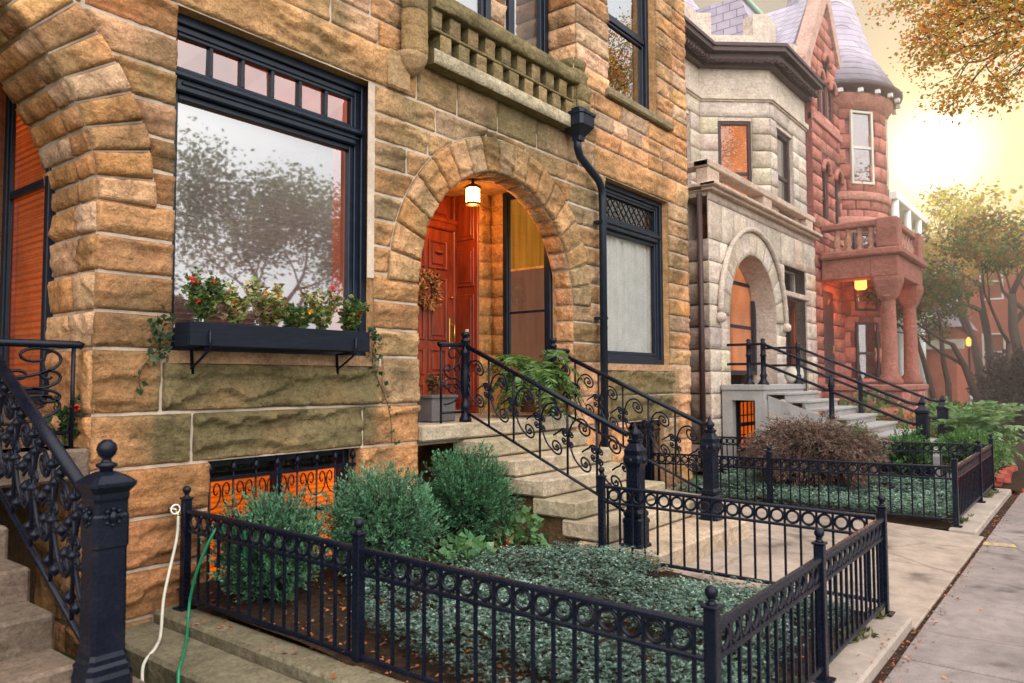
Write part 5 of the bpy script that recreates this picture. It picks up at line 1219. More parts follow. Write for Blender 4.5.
# windows and doors of the limestone house
def gen_window(parent, o, U, Nn, u0, u1, z0, z1, fw, bars, fmat, back, glass='glass_mid', depth=.14, name='window'):
    xf = lambda u, n, v: (o[0] + U[0] * u - Nn[0] * n, o[1] + U[1] * u - Nn[1] * n, v)
    w = MB(xf); frame_ring(w, u0, u1, z0, z1, fw, depth - .06, depth + .03, .01)
    for b in bars: w.box(u0 + fw, u1 - fw, depth - .03, depth + .02, b - .035, b + .035)
    w_ = w.build(name, fmat, parent); g = MB(xf); g.quad(*[(u, depth, v) for u, v in ((u0 + fw, z0 + fw), (u1 - fw, z0 + fw), (u1 - fw, z1 - fw), (u0 + fw, z1 - fw))]); g.build('pane', glass, w_)
    g = MB(xf); g.quad(*[(u, depth + .07, v) for u, v in ((u0, z0), (u1, z0), (u1, z1), (u0, z1))]); g.build('blind', back, w_); return w_
gen_window(lime, (bx0, 6.85), (1, 0), (0, -1), .95, 2.25, 5.3, 7.4, .09, (6.35,), 'frame_brown', 'dark')
gen_window(lime, (15.45, 6.85), (1.05 / 1.595, -1.2 / 1.595), (-1.2 / 1.595, -1.05 / 1.595), .42, 1.18, 5.3, 7.4, .08, (6.22,), 'frame_brown', 'glow_far', 'glass_low', .1)
gen_window(lime, (16.5, 5.65), (1, 0), (0, -1), .42, 1.55, 5.3, 7.4, .1, (6.35,), 'frame_brown', 'dark', 'glass_bright')
gen_window(lime, (AX, BY + .42), (1, 0), (0, -1), -.42, 1.27, 1.75, 4.2, .09, (2.75, 3.66), 'frame', 'glow_far', 'glass_mid', .05)
gen_window(lime, (16.78, BY), (1, 0), (0, -1), 0.02, 1.52, 3.62, 4.2, .05, (), 'limestone', 'dark', 'glass_mid', .3)
setcol(lime.children[-1], (.45, .38, .34))
gen_window(lime, (16.78, BY), (1, 0), (0, -1), 0.02, 1.52, 1.5, 3.5, .12, (), 'redwood', 'dark', 'glass_mid', .3, 'side_door')
m = MB(); m.box(16.72, 18.4, BY - .06, BY + .2, 3.5, 3.62, .02); o = m.build('door_lintel', 'limestone', lime); setcol(o, (.5, .43, .38))
m = MB(); m.quad((13.55, BY + .8, 1.4), (16.2, BY + .8, 1.4), (16.2, BY + .8, 4.3), (13.55, BY + .8, 4.3)); m.build('dark_porch', 'dark', lime)
w = gen_window(lime, (13.28, BY), (1, 0), (0, -1), .42, 1.46, .3, 1.28, .06, (.8,), 'frame', 'glow', 'glass_low', -.07, 'basement_window')
m = MB()
for k in range(5): m.tube([(13.78 + k * .2, BY - .17, .32), (13.78 + k * .2, BY - .17, 1.26)], .012, 5)
m.tube([(13.68, BY - .17, .62), (14.76, BY - .17, .62)], .012, 5); m.tube([(13.68, BY - .17, .98), (14.76, BY - .17, .98)], .012, 5); m.build('window_bars', 'iron', w)
m = MB(); m.tube([(12.62, 5.62, 5.0), (12.62, 5.62, .1)], .05, 8); m.build('downspout', 'frame_brown', lime)
# grey wooden stoop
sx0, sx1 = 13.05, 15.35
st2 = thing('grey_stoop', 'grey painted wooden stoop with seven steps and slim black handrails', 'stairs', (14.2, 4, 0))
m = MB(); m.box(sx0, sx1, 4.66, 5.46, 1.46, 1.56, .01); m.box(sx0 + .03, sx1 - .03, 4.69, 5.45, 1.28, 1.46); m.build('landing', 'frame_grey', st2)
for x, y in ((sx0 + .12, 4.76), (sx0 + .12, 5.36), (sx1 - .12, 4.76)):
    m = MB(); m.box(x - .09, x + .09, y - .09, y + .09, 0, 1.28); m.build('post', 'frame_grey', st2)
for k in range(7):
    z = 1.42 - k * .135; y = 4.66 - (k + 1) * .335; m = MB(); m.box(sx0 + .2, sx1 - .15, y, y + .37, z - .045, z, .008); m.box(sx0 + .21, sx1 - .16, y + .035, y + .06, z - .135, z - .045); m.build('step', 'frame_grey', st2)
m = MB(); m.poly_prism([(0, 0)] * 0 + [(4.66, 1.36), (4.66, 1.08), (2.4, .16), (2.33, .16), (2.33, .50)], 0, .05); m.v = [(sx0 + .16 + y, x, z) for x, y, z in m.v]; m.build('stringer', 'frame_grey', st2)
for x in (sx0 + .18, sx1 - .2):
    rl = thing('stoop_handrail', 'slim black double handrail with round posts on the ' + ('near' if x < 14 else 'far') + ' side of the grey stoop', 'handrail', (x, 3.6, .2), 'handrails of the grey stoop')
    for y, z, h in ((4.74, 1.56, .82), (4.74 if x > 14 else 5.0, 1.56, .82)) if x < 14 else ((4.74, 1.56, .82),):
        p = MB(); p.lathe([(.1, 0), (.1, .02), (.06, .07), (.05, .12), (.068, .16), (.045, .2), (.045, .5), (.06, .52), (.045, .55), (.045, .7), (.065, .72), (.03, .76), (.045, .79), (.02, h)], (x, y, z), 10); p.build('post', 'iron', rl)
    p = MB(); yb2 = 2.25; p.lathe([(.12, 0), (.12, .1), (.085, .14), (.085, .62), (.1, .64), (.1, .68), (.06, .72), (.035, .76), (.05, .8), (.015, .88)], (x, yb2, .48), sq=True); p.box(x - .13, x + .13, yb2 - .13, yb2 + .13, 0, .48); p.build('post', 'iron', rl)
    p = MB(); p.lathe([(.06, 0), (.045, .08), (.04, .5), (.06, .56), (.02, .74)], (x, 3.6, .98), 8); p.build('post', 'iron', rl)
    for h0, h1 in ((2.28, 1.24), (1.93, .92)):
        h = MB(); h.tube([(x, 5.4, h0), (x, 4.74, h0), (x, 2.45, h1 + .04), (x, yb2, h1)], .026, 8); h.build('rail', 'iron', rl)
fb = MB(); fb.box(sx0 + .1, sx1 - .05, 2.0, 2.45, -.05, .48, .02); fb.build('bottom_landing', 'frame_grey', st2)
sx = MB(); sx.lathe([(.08, 0), (.15, .06), (.19, .16), (.17, .28), (.1, .36), (.03, .38)], (15.25, 4.85, 1.56), 16); tag(sx.build('round_pot', 'cream'), 'rounded cream pot standing on the grey landing behind the handrail', 'pot')

# ================================================================== RED SANDSTONE HOUSE WITH TURRET
red = thing('red_sandstone_house', 'red sandstone house with steep gable, round turret and columned portico', 'house', (22, BY, 0))
RP = [(.40, .15, .115), (.43, .17, .13), (.35, .13, .10), (.46, .19, .145)]
def rp(): return RP[int(rng.integers(4))]
R = Rock(); gx0, gx1, gz0, gz1 = 19.07, 22.2, 9.4, 11.8
ga, gb = 18.45, 22.3; gmid = (ga + gb) / 2
gl = lambda z_: ga + (gmid - ga) * max(0, z_ - gz0) / (gz1 - gz0); gr_ = lambda z_: gb - (gb - gmid) * max(0, z_ - gz0) / (gz1 - gz0)
z = 0
while z < gz1 - .05:
    zb = min(z + .34, gz1); xa, xb = (gx0, gx1) if z < gz0 - .1 else (gl(zb) + .06, gr_(zb) - .06)
    if 5.5 <= z < 7.15: segs = [(xa, 19.85), (20.35, 21.0), (21.5, xb)]
    elif 8.35 <= z < 9.45: segs = [(xa, 19.6), (21.1, xb)]
    elif 9.45 <= z < 9.95: segs = [(xa, 20.15), (20.55, xb)]
    else: segs = [(xa, xb)]
    for a, b in segs:
        if b - a > .1:
            for c, d in split(a, b, .5, .9): R.block(plane_y(BY), c, d, z, zb, rp(), .12, .022, .01)
    z = zb
# turret
TX, TY, TR = 23.1, 6.4, 1.75
tmap = lambda u, v, h: (TX + np.cos(u) * (TR + h), TY + np.sin(u) * (TR + h), v)
z = 0; k = 0
while z < 9.2:
    zb = z + .42; n = 14
    for q in range(n):
        a0 = PI * .86 + (q + .5 * (k % 2)) * 1.2 * PI / n; a1 = a0 + 1.2 * PI / n; am = (a0 + a1) / 2
        if (6.9 < z < 9.0 or 3.4 < z < 5.6 or 1.4 < z < 3.2) and min(abs(am - w) for w in (4.05, 4.95)) < .19: continue
        R.block(tmap, a0, a1, z, zb, rp(), .13, .022, .01, uc=TR)
    z = zb; k += 1
R.build('wall', 'redstone', red)
m = MB(); m.lathe([(TR - .04, 0), (TR - .04, 9.3)], (TX, TY, 0), 48); holed(m, lambda u, v, d=0: (u, BY + .02 + d, v), gx0, gx1 + .2, 0, 9.4, [(19.85, 20.35, 5.5, 7.2), (21.0, 21.5, 5.5, 7.2), (19.62, 20.0, 8.4, 9.399), (20.15, 20.55, 8.4, 9.399), (20.7, 21.08, 8.4, 9.399)])
for z_a, z_b, cols_ in ((9.4, 9.5, [(None, 19.62), (20.0, 20.15), (20.55, 20.7), (21.08, None)]), (9.5, 10.1, [(None, 20.15), (20.55, None)]), (10.1, 11.8, [(None, None)])):
    for a_, b_ in cols_:
        m.quad((gl(z_a) if a_ is None else a_, BY + .02, z_a), (gr_(z_a) if b_ is None else b_, BY + .02, z_a), (gr_(z_b) if b_ is None else b_, BY + .02, z_b), (gl(z_b) if a_ is None else a_, BY + .02, z_b))
m.quad((ga, BY + .021, 9.3), (gx0 + .01, BY + .021, 9.3), (gx0 + .01, BY + .021, 9.41), (ga, BY + .021, 9.41))
m.quad((gl(9.4), BY + .022, 9.4), (gmid, BY + .022, 11.8), (gmid, BY + .4, 11.8), (gl(9.4), BY + .4, 9.4)); m.box(gx0, 25.3, 6.8, 15, 0, 9.5); m.quad((gx0, BY, 0), (gx0, 8, 0), (gx0, 8, gz0), (gx0, BY, gz0))
o = m.build('wall_backing', 'redstone', red); setcol(o, (.26, .10, .085))
m = MB(); m.lathe([(TR + .06, 5.75), (TR + .1, 5.8), (TR + .1, 6.05), (TR + .04, 6.1)], (TX, TY, 0), 48); m.lathe([(TR + .05, 6.55), (TR + .08, 6.6), (TR + .08, 6.75), (TR + .03, 6.8)], (TX, TY, 0), 48); m.lathe([(TR + .02, 9.1), (TR + .12, 9.3), (TR + .2, 9.42), (TR + .2, 9.5)], (TX, TY, 0), 48); m.box(gx0, gx1, BY - .08, BY + .1, 8.12, 8.34, .02); m.box(gx0, gx1, BY - .05, BY + .1, 5.25, 5.4, .02)
o = m.build('string_course', 'redstone', red); setcol(o, (.48, .22, .17))
m = MB(); m.lathe([(TR + .2, 9.5), (TR + .42, 9.62), (TR + .46, 9.72), (TR + .3, 9.8)], (TX, TY, 0), 48); m.build('eaves', 'frame_brown', red)
m = MB()
for q in range(24):
    a = q * 2 * PI / 24; m.box(TX + math.cos(a) * (TR + .34) - .06, TX + math.cos(a) * (TR + .34) + .06, TY + math.sin(a) * (TR + .34) - .06, TY + math.sin(a) * (TR + .34) + .06, 9.45, 9.55)
m.build('eaves_bracket', 'white', red)
m = MB(); m.lathe([(TR + .36, 9.78), (TR * .86, 10.9), (TR * .52, 12.9), (TR * .2, 15.2), (.03, 16.6)], (TX, TY, 0), 48); m.build('turret_roof', 'shingle', red)
gm = gmid
for s, xa in ((1, ga), (-1, gb)):     # raking copings with kneeler blocks
    m = MB(); m.add([(xa - s * .12, y, gz0 - .05) for y in (BY - .1, BY + .25)] + [(xa + s * .22, y, gz0 - .05) for y in (BY - .1, BY + .25)] + [(gm - s * .0 - s * .05, y, gz1 + .35) for y in (BY - .1, BY + .25)] + [(gm, y, gz1 - .2) for y in (BY - .1, BY + .25)], [(0, 2, 6, 4), (1, 5, 7, 3), (0, 4, 5, 1), (2, 3, 7, 6)]); m.box(xa - .22, xa + .22, BY - .14, BY + .3, gz0 - .55, gz0 + .05, .03)
    o = m.build('gable_coping', 'redstone', red); setcol(o, (.52, .33, .27))
m = MB(); m.add([(17.3, 5.95, 9.2), (22.6, 5.95, 9.2), (22.6, 6.6, 10.9), (17.3, 6.6, 10.9), (22.6, 12, 10.9), (17.3, 12, 10.9), (ga, BY + .3, 9.4), (gmid, BY + .3, 11.8), (gmid, 9, 11.8), (gb, BY + .3, 9.4), (ga, 9, 9.4), (gb, 9, 9.4)], [(0, 1, 2, 3), (3, 2, 4, 5), (6, 7, 8, 10), (7, 9, 11, 8), (0, 3, 5)]); m.build('roof', 'shingle', red)
m = MB(); m.box(17.25, 20.0, 6.5, 6.75, 10.88, 11.02, .03); m.build('roof_ridge', 'copper', red)
for (u0, u1, z0, z1) in ((19.85, 20.35, 5.5, 7.2), (21.0, 21.5, 5.5, 7.2), (19.62, 20.0, 8.4, 9.5), (20.15, 20.55, 8.4, 10.1), (20.7, 21.08, 8.4, 9.5)):
    w = gen_window(red, (0, BY), (1, 0), (0, -1), u0, u1, z0, z1, .07, ((z0 + z1) / 2,), 'frame_brown', 'dark', 'glass_mid' if z0 < 8 else 'glass_bright', .1)
    m = MB(); c = (u0 + u1) / 2; r = (u1 - u0) / 2; m.tube([(c + (r + .07) * math.cos(t), BY - .05, z1 - r + (r + .07) * math.sin(t)) for t in np.linspace(0, PI, 14)], .07, 6); o = m.build('arch_moulding', 'redstone', w); setcol(o, (.42, .17, .13))
for zz0, zz1, bl_ in ((7.0, 9.05, 'curtain'), (3.5, 5.65, 'curtain'), (1.5, 3.2, 'dark')):
    for aw in (4.05, 4.95):
        U = (-math.sin(aw), math.cos(aw)); Nn = (math.cos(aw), math.sin(aw)); gen_window(red, (TX + Nn[0] * (TR + .04), TY + Nn[1] * (TR + .04)), U, Nn, -.36, .36, zz0, zz1, .07, ((zz0 + zz1) / 2,), 'cream' if zz0 > 6 else 'frame_brown', bl_, 'glass_mid', .07)
# portico
PX0, PX1, PY0 = 19.4, 22.5, 3.72
m = MB(); m.box(PX0, PX1, PY0, BY - .06, .0, 1.36, .03); m.box(PX0 - .06, PX1 + .06, PY0 - .06, BY - .05, 1.36, 1.52, .03)
o = m.build('portico_base', 'redstone', red); setcol(o, (.36, .145, .11))
R = Rock()
for zz in (.25, .62, .99):
    for a, b in split(PX0, PX1, .6, 1): R.block(plane_y(PY0 - .003), a, b, zz, zz + .37, rp(), .12, .03, .01)
    for a, b in split(PY0, BY, .4, .7): R.block(plane_x(PX0 - .003), a, b, zz, zz + .37, rp(), .12, .03, .01)
R.build('portico_base_facing', 'redstone', red)
for cx, cy in ((PX0 + .3, PY0 + .28), (PX1 - .3, PY0 + .28)):
    m = MB(); m.lathe([(.28, 1.52), (.28, 1.62), (.24, 1.66), (.23, 1.72), (.18, 1.78), (.155, 3.5), (.148, 3.55), (.21, 3.6), (.215, 3.66)], (cx, cy, 0), 20); m.lathe([(.2, 3.64), (.27, 3.85), (.31, 4.0), (.31, 4.1)], (cx, cy, 0), sq=True)
    o = m.build('column', 'redstone', red); setcol(o, (.31, .125, .095))
m = MB(); m.box(PX0 - .0, PX1, PY0, PY0 + .6, 4.1, 4.6, .02); m.box(PX0 + .001, PX0 + .6, PY0 + .6, BY - .06, 4.1, 4.599, .02); m.box(PX1 - .6, PX1 - .001, PY0 + .6, BY - .06, 4.1, 4.598, .02); m.box(PX0 + .5, PX1 - .5, PY0 + .5, BY - .06, 4.45, 4.58); m.box(PX0 - .12, PX1 + .12, PY0 - .12, BY - .05, 4.6, 4.78, .04)
o = m.build('entablature', 'redstone', red); setcol(o, (.33, .13, .10))
m = MB(); 
for (x, y) in ((PX0 + .2, PY0 + .2), (PX1 - .2, PY0 + .2)): m.box(x - .24, x + .24, y - .24, y + .24, 4.78, 5.5, .03)
m.box(PX0 + .02, PX1 - .02, PY0 + .05, PY0 + .35, 5.34, 5.5, .03); m.box(PX0 + .05, PX0 + .35, PY0 + .1, BY - .06, 5.341, 5.499, .03); m.box(PX1 - .35, PX1 - .05, PY0 + .1, BY - .06, 5.342, 5.498, .03)
o = m.build('balustrade_rail', 'redstone', red); setcol(o, (.32, .125, .10))
for k in range(7):
    m = MB(); m.lathe([(.09, 4.78), (.09, 4.84), (.05, 4.9), (.1, 5.02), (.05, 5.22), (.08, 5.34)], (PX0 + .6 + k * .34, PY0 + .2, 0), 8); o = m.build('baluster', 'redstone', red); setcol(o, (.5, .27, .2))
for k in range(4):
    m = MB(); m.lathe([(.09, 4.78), (.09, 4.84), (.05, 4.9), (.1, 5.02), (.05, 5.22), (.08, 5.34)], (PX0 + .2, PY0 + .6 + k * .26, 0), 8); o = m.build('baluster', 'redstone', red); setcol(o, (.5, .27, .2))
m = MB(); m.box(19.6, 20.5, BY - .03, BY + .03, 1.52, 3.9, .02); m.box(19.7, 20.4, BY - .05, BY + .0, 1.6, 3.3, .02); dr_ = m.build('door', 'frame_brown', red); m = MB(); m.box(20.28, 20.36, BY - .07, BY - .05, 2.3, 2.5, .01); m.build('door_handle', 'brass', dr_)
pl = thing('porch_lantern', 'glowing red-orange lantern under the red stone portico', 'lantern', (20.3, 4.75, 4.2))
m = MB(); m.lathe([(.1, -.14), (.14, -.1), (.14, .1), (.08, .16)], (20.3, 4.75, 4.05), 10); m.build('glass_shade', 'lamp_far', pl); m = MB(); m.tube([(20.3, 4.75, 4.2), (20.3, 4.75, 4.46)], .02, 6); m.build('stem', 'bulbwire', pl)
lamp((20.3, 4.75, 3.8), 45, (1, .25, .08), .12)

# ================================================================== FAR HOUSES
fh = thing('pale_bay_house', 'pale cream house with stacked porches far down the street', 'house', (30, 6, 0))
m = MB(); m.box(27.5, 36, 5.9, 14, 0, 8.0, .03); m.build('wall', 'cream', fh)
for z in (4.0, 7.6):
    m = MB(); m.box(27.2, 33.2, 5.15, 5.95, z, z + .3, .03); m.build('porch_cornice', 'white', fh)
    for x in (27.4, 29.4, 31.4): m = MB(); m.lathe([(.12, z - 3.4), (.12, z)], (x, 5.28, 0), 8); m.build('porch_post', 'white', fh)
m = MB(); m.add([(27.3, 5.6, 8.1), (36.2, 5.6, 8.1), (36.2, 14, 8.1), (27.3, 14, 8.1), (31.5, 9.5, 10.4)], [(0, 1, 4), (1, 2, 4), (2, 3, 4), (3, 0, 4)]); m.build('roof', 'slate', fh)
rh = thing('red_brick_house', 'plain red brick house at the end of the view behind the small trees', 'house', (42, 5, 0))
m = MB(); m.box(40, 52, 2.4, 9, 0, 8.2, .03); m.build('wall', 'farbrick', rh)
m = MB(); m.box(39.8, 52.2, 2.2, 9.2, 8.2, 8.5, .04); m.build('cornice', 'cream', rh)
for y in (3.4, 5.2, 7.0):
    for z in (2.0, 5.2): gen_window(rh, (40, y), (0, 1), (-1, 0), 0, .9, z, z + 1.7, .08, (z + .85,), 'white', 'dark', 'glass_mid', .0)
ch = thing('low_porch_house', 'low house front with pitched grey roof and white gable behind the portico', 'house', (33, 4.4, 0))
m = MB(); m.box(36.2, 39.5, 4.8, 6.2, 0, 3.9, .03); m.build('wall', 'farbrick', ch)
m = MB(); m.add([(35.6, 4.4, 3.8), (39.8, 4.4, 3.8), (39.8, 6.5, 3.8), (35.6, 6.5, 3.8), (36.3, 5.45, 5.4), (39.8, 5.45, 5.4)], [(0, 1, 5, 4), (2, 3, 4, 5), (3, 0, 4)]); m.build('roof', 'slate', ch)
m = MB(); m.box(35.9, 36.1, 4.5, 6.4, 2.9, 3.3); m.build('porch_beam', 'cream', ch)
wl = thing('wall_lamp', 'bright yellow lamp glowing by the far red brick house', 'lamp', (34.5, 4.1, 2.6)); m = MB(); m.lathe([(.06, -.16), (.1, -.08), (.1, .1), (.03, .2)], (34.5, 4.15, 3.1), 8); m.build('glass_shade', 'lamp_far', wl); m = MB(); m.tube([(34.5, 4.15, 0), (34.5, 4.15, 2.85)], .04, 6); m.build('post', 'iron', wl)
m = MB(); m.tube([(26.5, 3.2, 1.1), (23.5, 2.6, .75)], .05, 6); m.tube([(26.5, 3.2, 0), (26.5, 3.2, 1.12)], .04, 6); m.tube([(23.5, 2.6, 0), (23.5, 2.6, .76)], .04, 6); tag(m.build('white_rail', 'white'), 'white sloping stair rail beyond the dark hedge', 'handrail')

# ================================================================== TREES
rng = np.random.default_rng(2024)
def branch(m, p, d, L, r, depth, tips, spread=.7, up=.25, bend=.25, rat=(.62, .82)):
    pts = [p]; rs = [r]; n = 4; q = p.copy(); dd = d.copy()
    for i in range(n):
        dd = (dd + Vector(rng.normal(0, bend / n * 1.6, 3)) + Vector((0, 0, up / n))).normalized(); q = q + dd * L / n; pts.append(q.copy()); rs.append(r * (1 - .42 * (i + 1) / n))
    m.tube(pts, rs, 7 if r > .05 else 5)
    if depth == 0: tips.append((pts[-1], dd)); tips.append((pts[2], dd)); return
    if depth <= 1: tips.append((pts[-2], dd))
    for k in range(2 if depth > 2 else 3):
        ax = Vector(usphere(1)[0]); nd = (dd + ax * spread).normalized(); branch(m, pts[-1 - (k % 2)], nd, L * rng.uniform(*rat), rs[-1] * .78, depth - 1, tips, spread, up, bend, (.62, .82))
def crown(name, t, tips, per, cr, ll, cols, mat='leaf', flat=.6, ratio=.6, clump=None):
    P = []; D = []; C = []
    for p, d in tips:
        s = rng.uniform(.55, 1.3); k = int(per * rng.uniform(.6, 1.3)); o = usphere(k) * (rng.uniform(0, 1, (k, 1)) ** .5) * cr * [1, 1, flat]
        P.append(np.array(p) + o); D.append(usphere(k) * [1, 1, .6] + [0, 0, -.25]); C.append(jcol(cols, k, .25) * s * (1 + .5 * o[:, 2:3] / cr))
    P = np.concatenate(P); D = np.concatenate(D); C = np.clip(np.concatenate(C), 0, 1)
    return leaf_mesh(name, P, D, rng.uniform(.6, 1.25, len(P)) * ll, ratio, C, mat, t, fold=.12)
def tree(label, base, stems, L, r, depth, per, cr, ll, cols, group=None, mat='leaf', name='tree', spread=.75, up=.2, flat=.6, rat=(.62, .82)):
    t = thing(name, label, 'tree', base, group); m = MB(); tips = []
    for (dx, dy, dz) in stems: branch(m, Vector(base), Vector((dx, dy, dz)).normalized(), L, r, depth, tips, spread, up, .25, rat)
    m.build('trunk', 'bark', t); crown('crown', t, tips, per, cr, ll, cols, mat, flat); return t
ORG = [(.60, .24, .08), (.62, .36, .10), (.46, .36, .10), (.34, .36, .11), (.62, .22, .09)]
OLV = [(.42, .40, .09), (.52, .45, .11), (.32, .34, .08), (.55, .38, .10)]
GRN = [(.05, .10, .03), (.08, .14, .04), (.04, .08, .03)]
tree('small multi-stemmed tree with spreading green crown beyond the portico', (24.5, 3.55, .1), ((-.2, .22, 1), (.16, .05, 1)), 2.9, .10, 4, 64, .62, .13, [(.07, .14, .05), (.10, .17, .05), (.30, .13, .06), (.08, .15, .06)], 'small street-side trees', spread=.85, up=.12, flat=.35, rat=(.42, .58), mat='leaf_glow')
tree('small forked tree nearer the sidewalk with branches reaching over the hedge', (25.0, 2.55, .1), ((-.15, .3, 1), (.3, -.4, .9)), 2.7, .12, 4, 64, .68, .13, [(.07, .14, .05), (.10, .17, .05), (.32, .13, .06)], 'small street-side trees', spread=.9, up=.1, flat=.35, rat=(.45, .6), mat='leaf_glow')
# tall street tree: trunk beyond the frame, an orange bough reaches into the top corner
t = thing('street_tree', 'tall street tree whose orange autumn boughs hang into the top corner', 'tree', (15.5, -3.2, 0)); m = MB(); tips = []
m.tube([(15.5, -3.2, -.1), (15.45, -3.2, 2), (15.3, -3.1, 4.2), (15.2, -2.9, 6)], [.3, .24, .21, .17], 12)
for q in range(10):
    tx, ty, tz = [(14.6, 1.25, 8.0), (14.4, .9, 7.6), (14.2, .55, 7.2), (14.8, .6, 8.3), (14.0, .2, 7.7), (14.8, .0, 7.0), (14.4, 1.2, 8.6), (15, .9, 7.3), (14.1, -.2, 7.2), (14.5, .3, 8.6)][q]
    p0 = Vector((15.25, -3.0, 5.2 + q * .2)); p1 = Vector((tx, ty, tz)); md = (p0 + p1) / 2 + Vector((0, 0, .4)); m.tube([p0, md, p1], [.09, .06, .03], 6)
    for k in range(3): branch(m, p1, (p1 - md + Vector(usphere(1)[0])).normalized(), .8, .026, 2, tips, .9, -.1)
m.build('trunk', 'bark', t); crown('crown', t, tips, 17, .38, .08, ORG, 'leaf_glow', .6)
tree('yellow-green tree whose crown stands just below the low sun', (34, 3.5, 0), ((.05, .1, 1), (-.1, -.3, 1)), 4.3, .20, 4, 24, .9, .2, OLV, 'trees down the street', 'leaf_glow', flat=.7, rat=(.4, .52))
tree('tall olive tree to the right of the low sun', (31, 2.0, 0), ((.0, .1, 1), (.1, -.2, 1)), 4.6, .22, 4, 26, .9, .2, OLV, 'trees down the street', 'leaf_glow', flat=.7, rat=(.4, .52))
tree('far green tree rising behind the red brick house', (58, 3.5, 0), ((.0, .1, 1), (.1, .3, 1)), 3.4, .3, 4, 40, 1.3, .4, OLV, 'trees down the street', 'leaf', flat=.7)
tree('big dark tree close to the edge of the frame down the sidewalk', (38, -1.2, 0), ((.0, .1, 1), (.1, -.2, 1)), 3.0, .26, 4, 50, 1.0, .27, GRN, 'trees down the street', 'leaf', flat=.7)
# maroon hedge mass, each bush its own
for (x, y, R_, H, lb) in ((24.5, 1.3, 1.1, 2.2, 'dark maroon bush nearest the sidewalk behind the large fern'), (27.5, 1.9, 1.3, 2.6, 'dark maroon bush behind the forked tree'), (30.5, 1.2, 1.5, 3.0, 'tall dark maroon bush farthest down the sidewalk'), (22.8, 3.2, .9, .9, 'low dark green bush under the small multi-stemmed tree')):
    shrub(lb, (x, y, .05), R_, H, 420, [(.04, .014, .017), (.03, .013, .013), (.05, .02, .017), (.02, .026, .013)] if H > 1 else HG, .13, 'dark bushes beyond the fern', 'dark_bush', ratio=.6, per=16, tl=.6)
# trees across the street: they show as reflections in the big panes
for (x, y, L, lb) in ((9.5, -14, 1.9, 'young tree across the street mirrored in the big front window'), (15, -12, 3.2, 'broad tree across the street mirrored in the big front window'), (22, -11, 4.2, 'very tall tree across the street mirrored in the upper front window'), (36, -11, 3.1, 'tall tree across the street farther along'), (2.5, -15, 1.9, 'small tree across the street opposite the stairs')):
    tree(lb, (x, y, 0), ((.1, .1, 1), (-.15, .1, 1)), L, .22, 4, 80, 1.2, .17, [(.20, .25, .20), (.26, .31, .25), (.16, .20, .16)], 'trees across the street', 'leaf', flat=1.0)
# ================================================================== CAMERA, SKY, SUN
cam = bpy.data.cameras.new('camera'); co = bpy.data.objects.new('camera', cam); COL.objects.link(co)
yaw, pit, rol = [math.radians(a) for a in (38.2, 2.96, -.2)]
f_ = Vector((math.cos(yaw) * math.cos(pit), math.sin(yaw) * math.cos(pit), math.sin(pit))); r_ = Vector((math.sin(yaw), -math.cos(yaw), 0)); u_ = r_.cross(f_)
r2 = r_ * math.cos(rol) + u_ * math.sin(rol); u2 = u_ * math.cos(rol) - r_ * math.sin(rol)
co.matrix_world = Matrix(((r2.x, u2.x, -f_.x, 0), (r2.y, u2.y, -f_.y, 0), (r2.z, u2.z, -f_.z, 1.65), (0, 0, 0, 1)))
cam.sensor_width = 36; cam.lens = 751 / 1024 * 36; cam.clip_start = .05; cam.clip_end = 2000
cam.dof.use_dof = True; cam.dof.focus_distance = 7.6; cam.dof.aperture_fstop = 2.8
sc.camera = co
SAZ, SEL = math.radians(8.4), math.radians(14.8)          # towards the sun: angle from +X, height
sd = Vector((math.cos(SEL) * math.cos(SAZ), math.cos(SEL) * math.sin(SAZ), math.sin(SEL)))
sun = bpy.data.lights.new('sun', 'SUN'); so_ = bpy.data.objects.new('sun', sun); COL.objects.link(so_)
sun.energy = 1.9; sun.angle = math.radians(6); sun.color = (1, .70, .40)
so_.rotation_euler = sd.to_track_quat('Z', 'Y').to_euler()
wd = bpy.data.worlds.new('World'); sc.world = wd; wd.use_nodes = True
nt = wd.node_tree; nt.nodes.clear()
out = nt.nodes.new('ShaderNodeOutputWorld'); bg = nt.nodes.new('ShaderNodeBackground'); nt.links.new(bg.outputs[0], out.inputs[0])
sky = N(nt, 'ShaderNodeTexSky', sky_type='NISHITA'); sky.sun_disc = False; sky.sun_elevation = SEL; sky.sun_rotation = PI / 2 - SAZ; sky.air_density = 1.2; sky.dust_density = 1.0
geo = N(nt, 'ShaderNodeTexCoord'); nrm = N(nt, 'ShaderNodeVectorMath', operation='NORMALIZE'); nt.links.new(geo.outputs['Generated'], nrm.inputs[0])
dt = N(nt, 'ShaderNodeVectorMath', operation='DOT_PRODUCT'); nt.links.new(nrm.outputs[0], dt.inputs[0]); dt.inputs[1].default_value = sd
ac = N(nt, 'ShaderNodeMath', operation='ARCCOSINE'); nt.links.new(dt.outputs['Value'], ac.inputs[0]); an = N(nt, 'ShaderNodeMath', operation='DIVIDE'); nt.links.new(ac.outputs[0], an.inputs[0]); an.inputs[1].default_value = .35
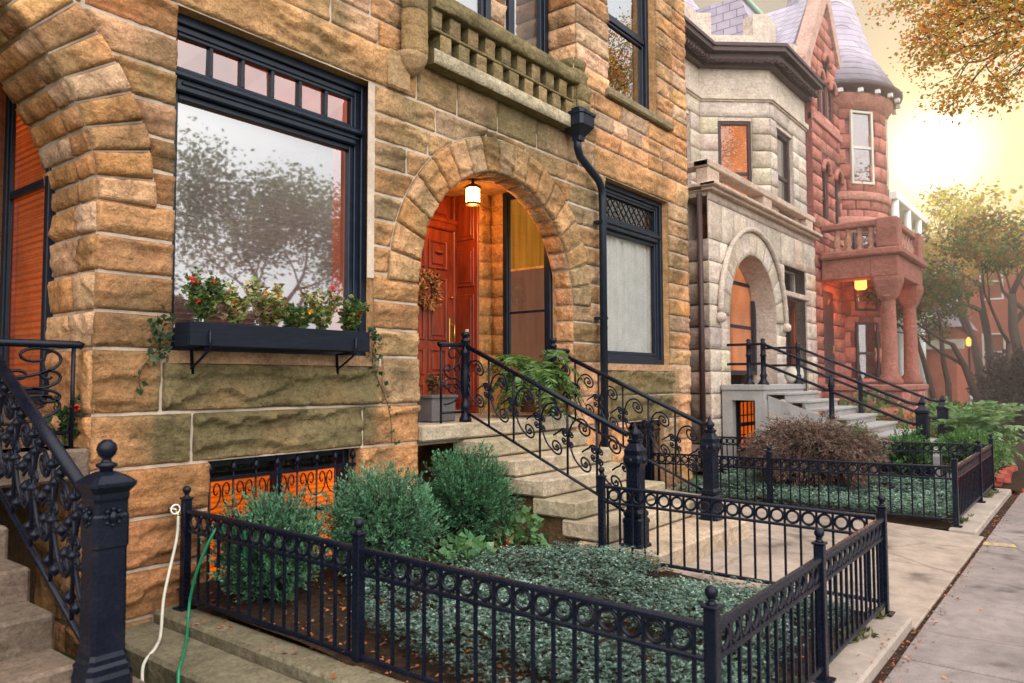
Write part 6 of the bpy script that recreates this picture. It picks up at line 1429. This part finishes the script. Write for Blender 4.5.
halo = ramp(nt, an.outputs[0], [(.0, (120, 112, 90)), (.085, (90, 82, 60)), (.12, (12, 10, 5.5)), (.2, (6.0, 4.5, .8)), (.34, (3.2, 2.1, .05)), (.6, (.4, .28, .05)), (1.0, (0, 0, 0))])
haze = N(nt, 'ShaderNodeMix', data_type='RGBA'); haze.inputs[0].default_value = .95; nt.links.new(sky.outputs[0], haze.inputs[6]); haze.inputs[7].default_value = (6.4, 5.3, 4.1, 1)
sm_ = mixc(nt, haze.outputs[2], halo.outputs[0], 1.0, 'ADD')
bd = N(nt, 'ShaderNodeVectorMath', operation='DOT_PRODUCT'); nt.links.new(nrm.outputs[0], bd.inputs[0]); bd.inputs[1].default_value = (-.34, -.62, .71)
br_ = ramp(nt, bd.outputs['Value'], [(.0, (.95, .95, .95)), (.15, (1, 1, 1)), (.32, (2.3, 2.85, 3.8)), (.5, (3.4, 4.15, 5.4)), (.9, (7.2, 8.2, 10.0))])
sm_ = mixc(nt, sm_, br_.outputs[0], 1.0, 'MULTIPLY')
nt.links.new(sm_, bg.inputs[0]); bg.inputs[1].default_value = .1
# warm evening haze hanging over the far half of the street
hm = bpy.data.materials.new('haze'); hm.use_nodes = True; hn = hm.node_tree; hn.nodes.clear(); ho = hn.nodes.new('ShaderNodeOutputMaterial'); hv = hn.nodes.new('ShaderNodeVolumeScatter'); hv.inputs['Density'].default_value = .013; hv.inputs['Anisotropy'].default_value = .5; hv.inputs['Color'].default_value = (1, .84, .72, 1); hn.links.new(hv.outputs[0], ho.inputs['Volume']); M['haze'] = hm
hz = MB(); hz.box(11.8, 38, -7, 12, -.05, 13); struct('haze', hz, 'haze')
sc.cycles.volume_bounces = 0
sc.view_settings.view_transform = 'Standard'; sc.view_settings.look = 'None'; sc.view_settings.exposure = 0; sc.view_settings.gamma = 1
sc.render.engine = 'CYCLES'; sc.cycles.use_denoising = True
try: sc.cycles.denoiser = 'OPENIMAGEDENOISE'
except Exception: pass
sc.cycles.max_bounces = 8; sc.cycles.transparent_max_bounces = 16; sc.cycles.caustics_reflective = False; sc.cycles.caustics_refractive = False; sc.cycles.sample_clamp_indirect = 6
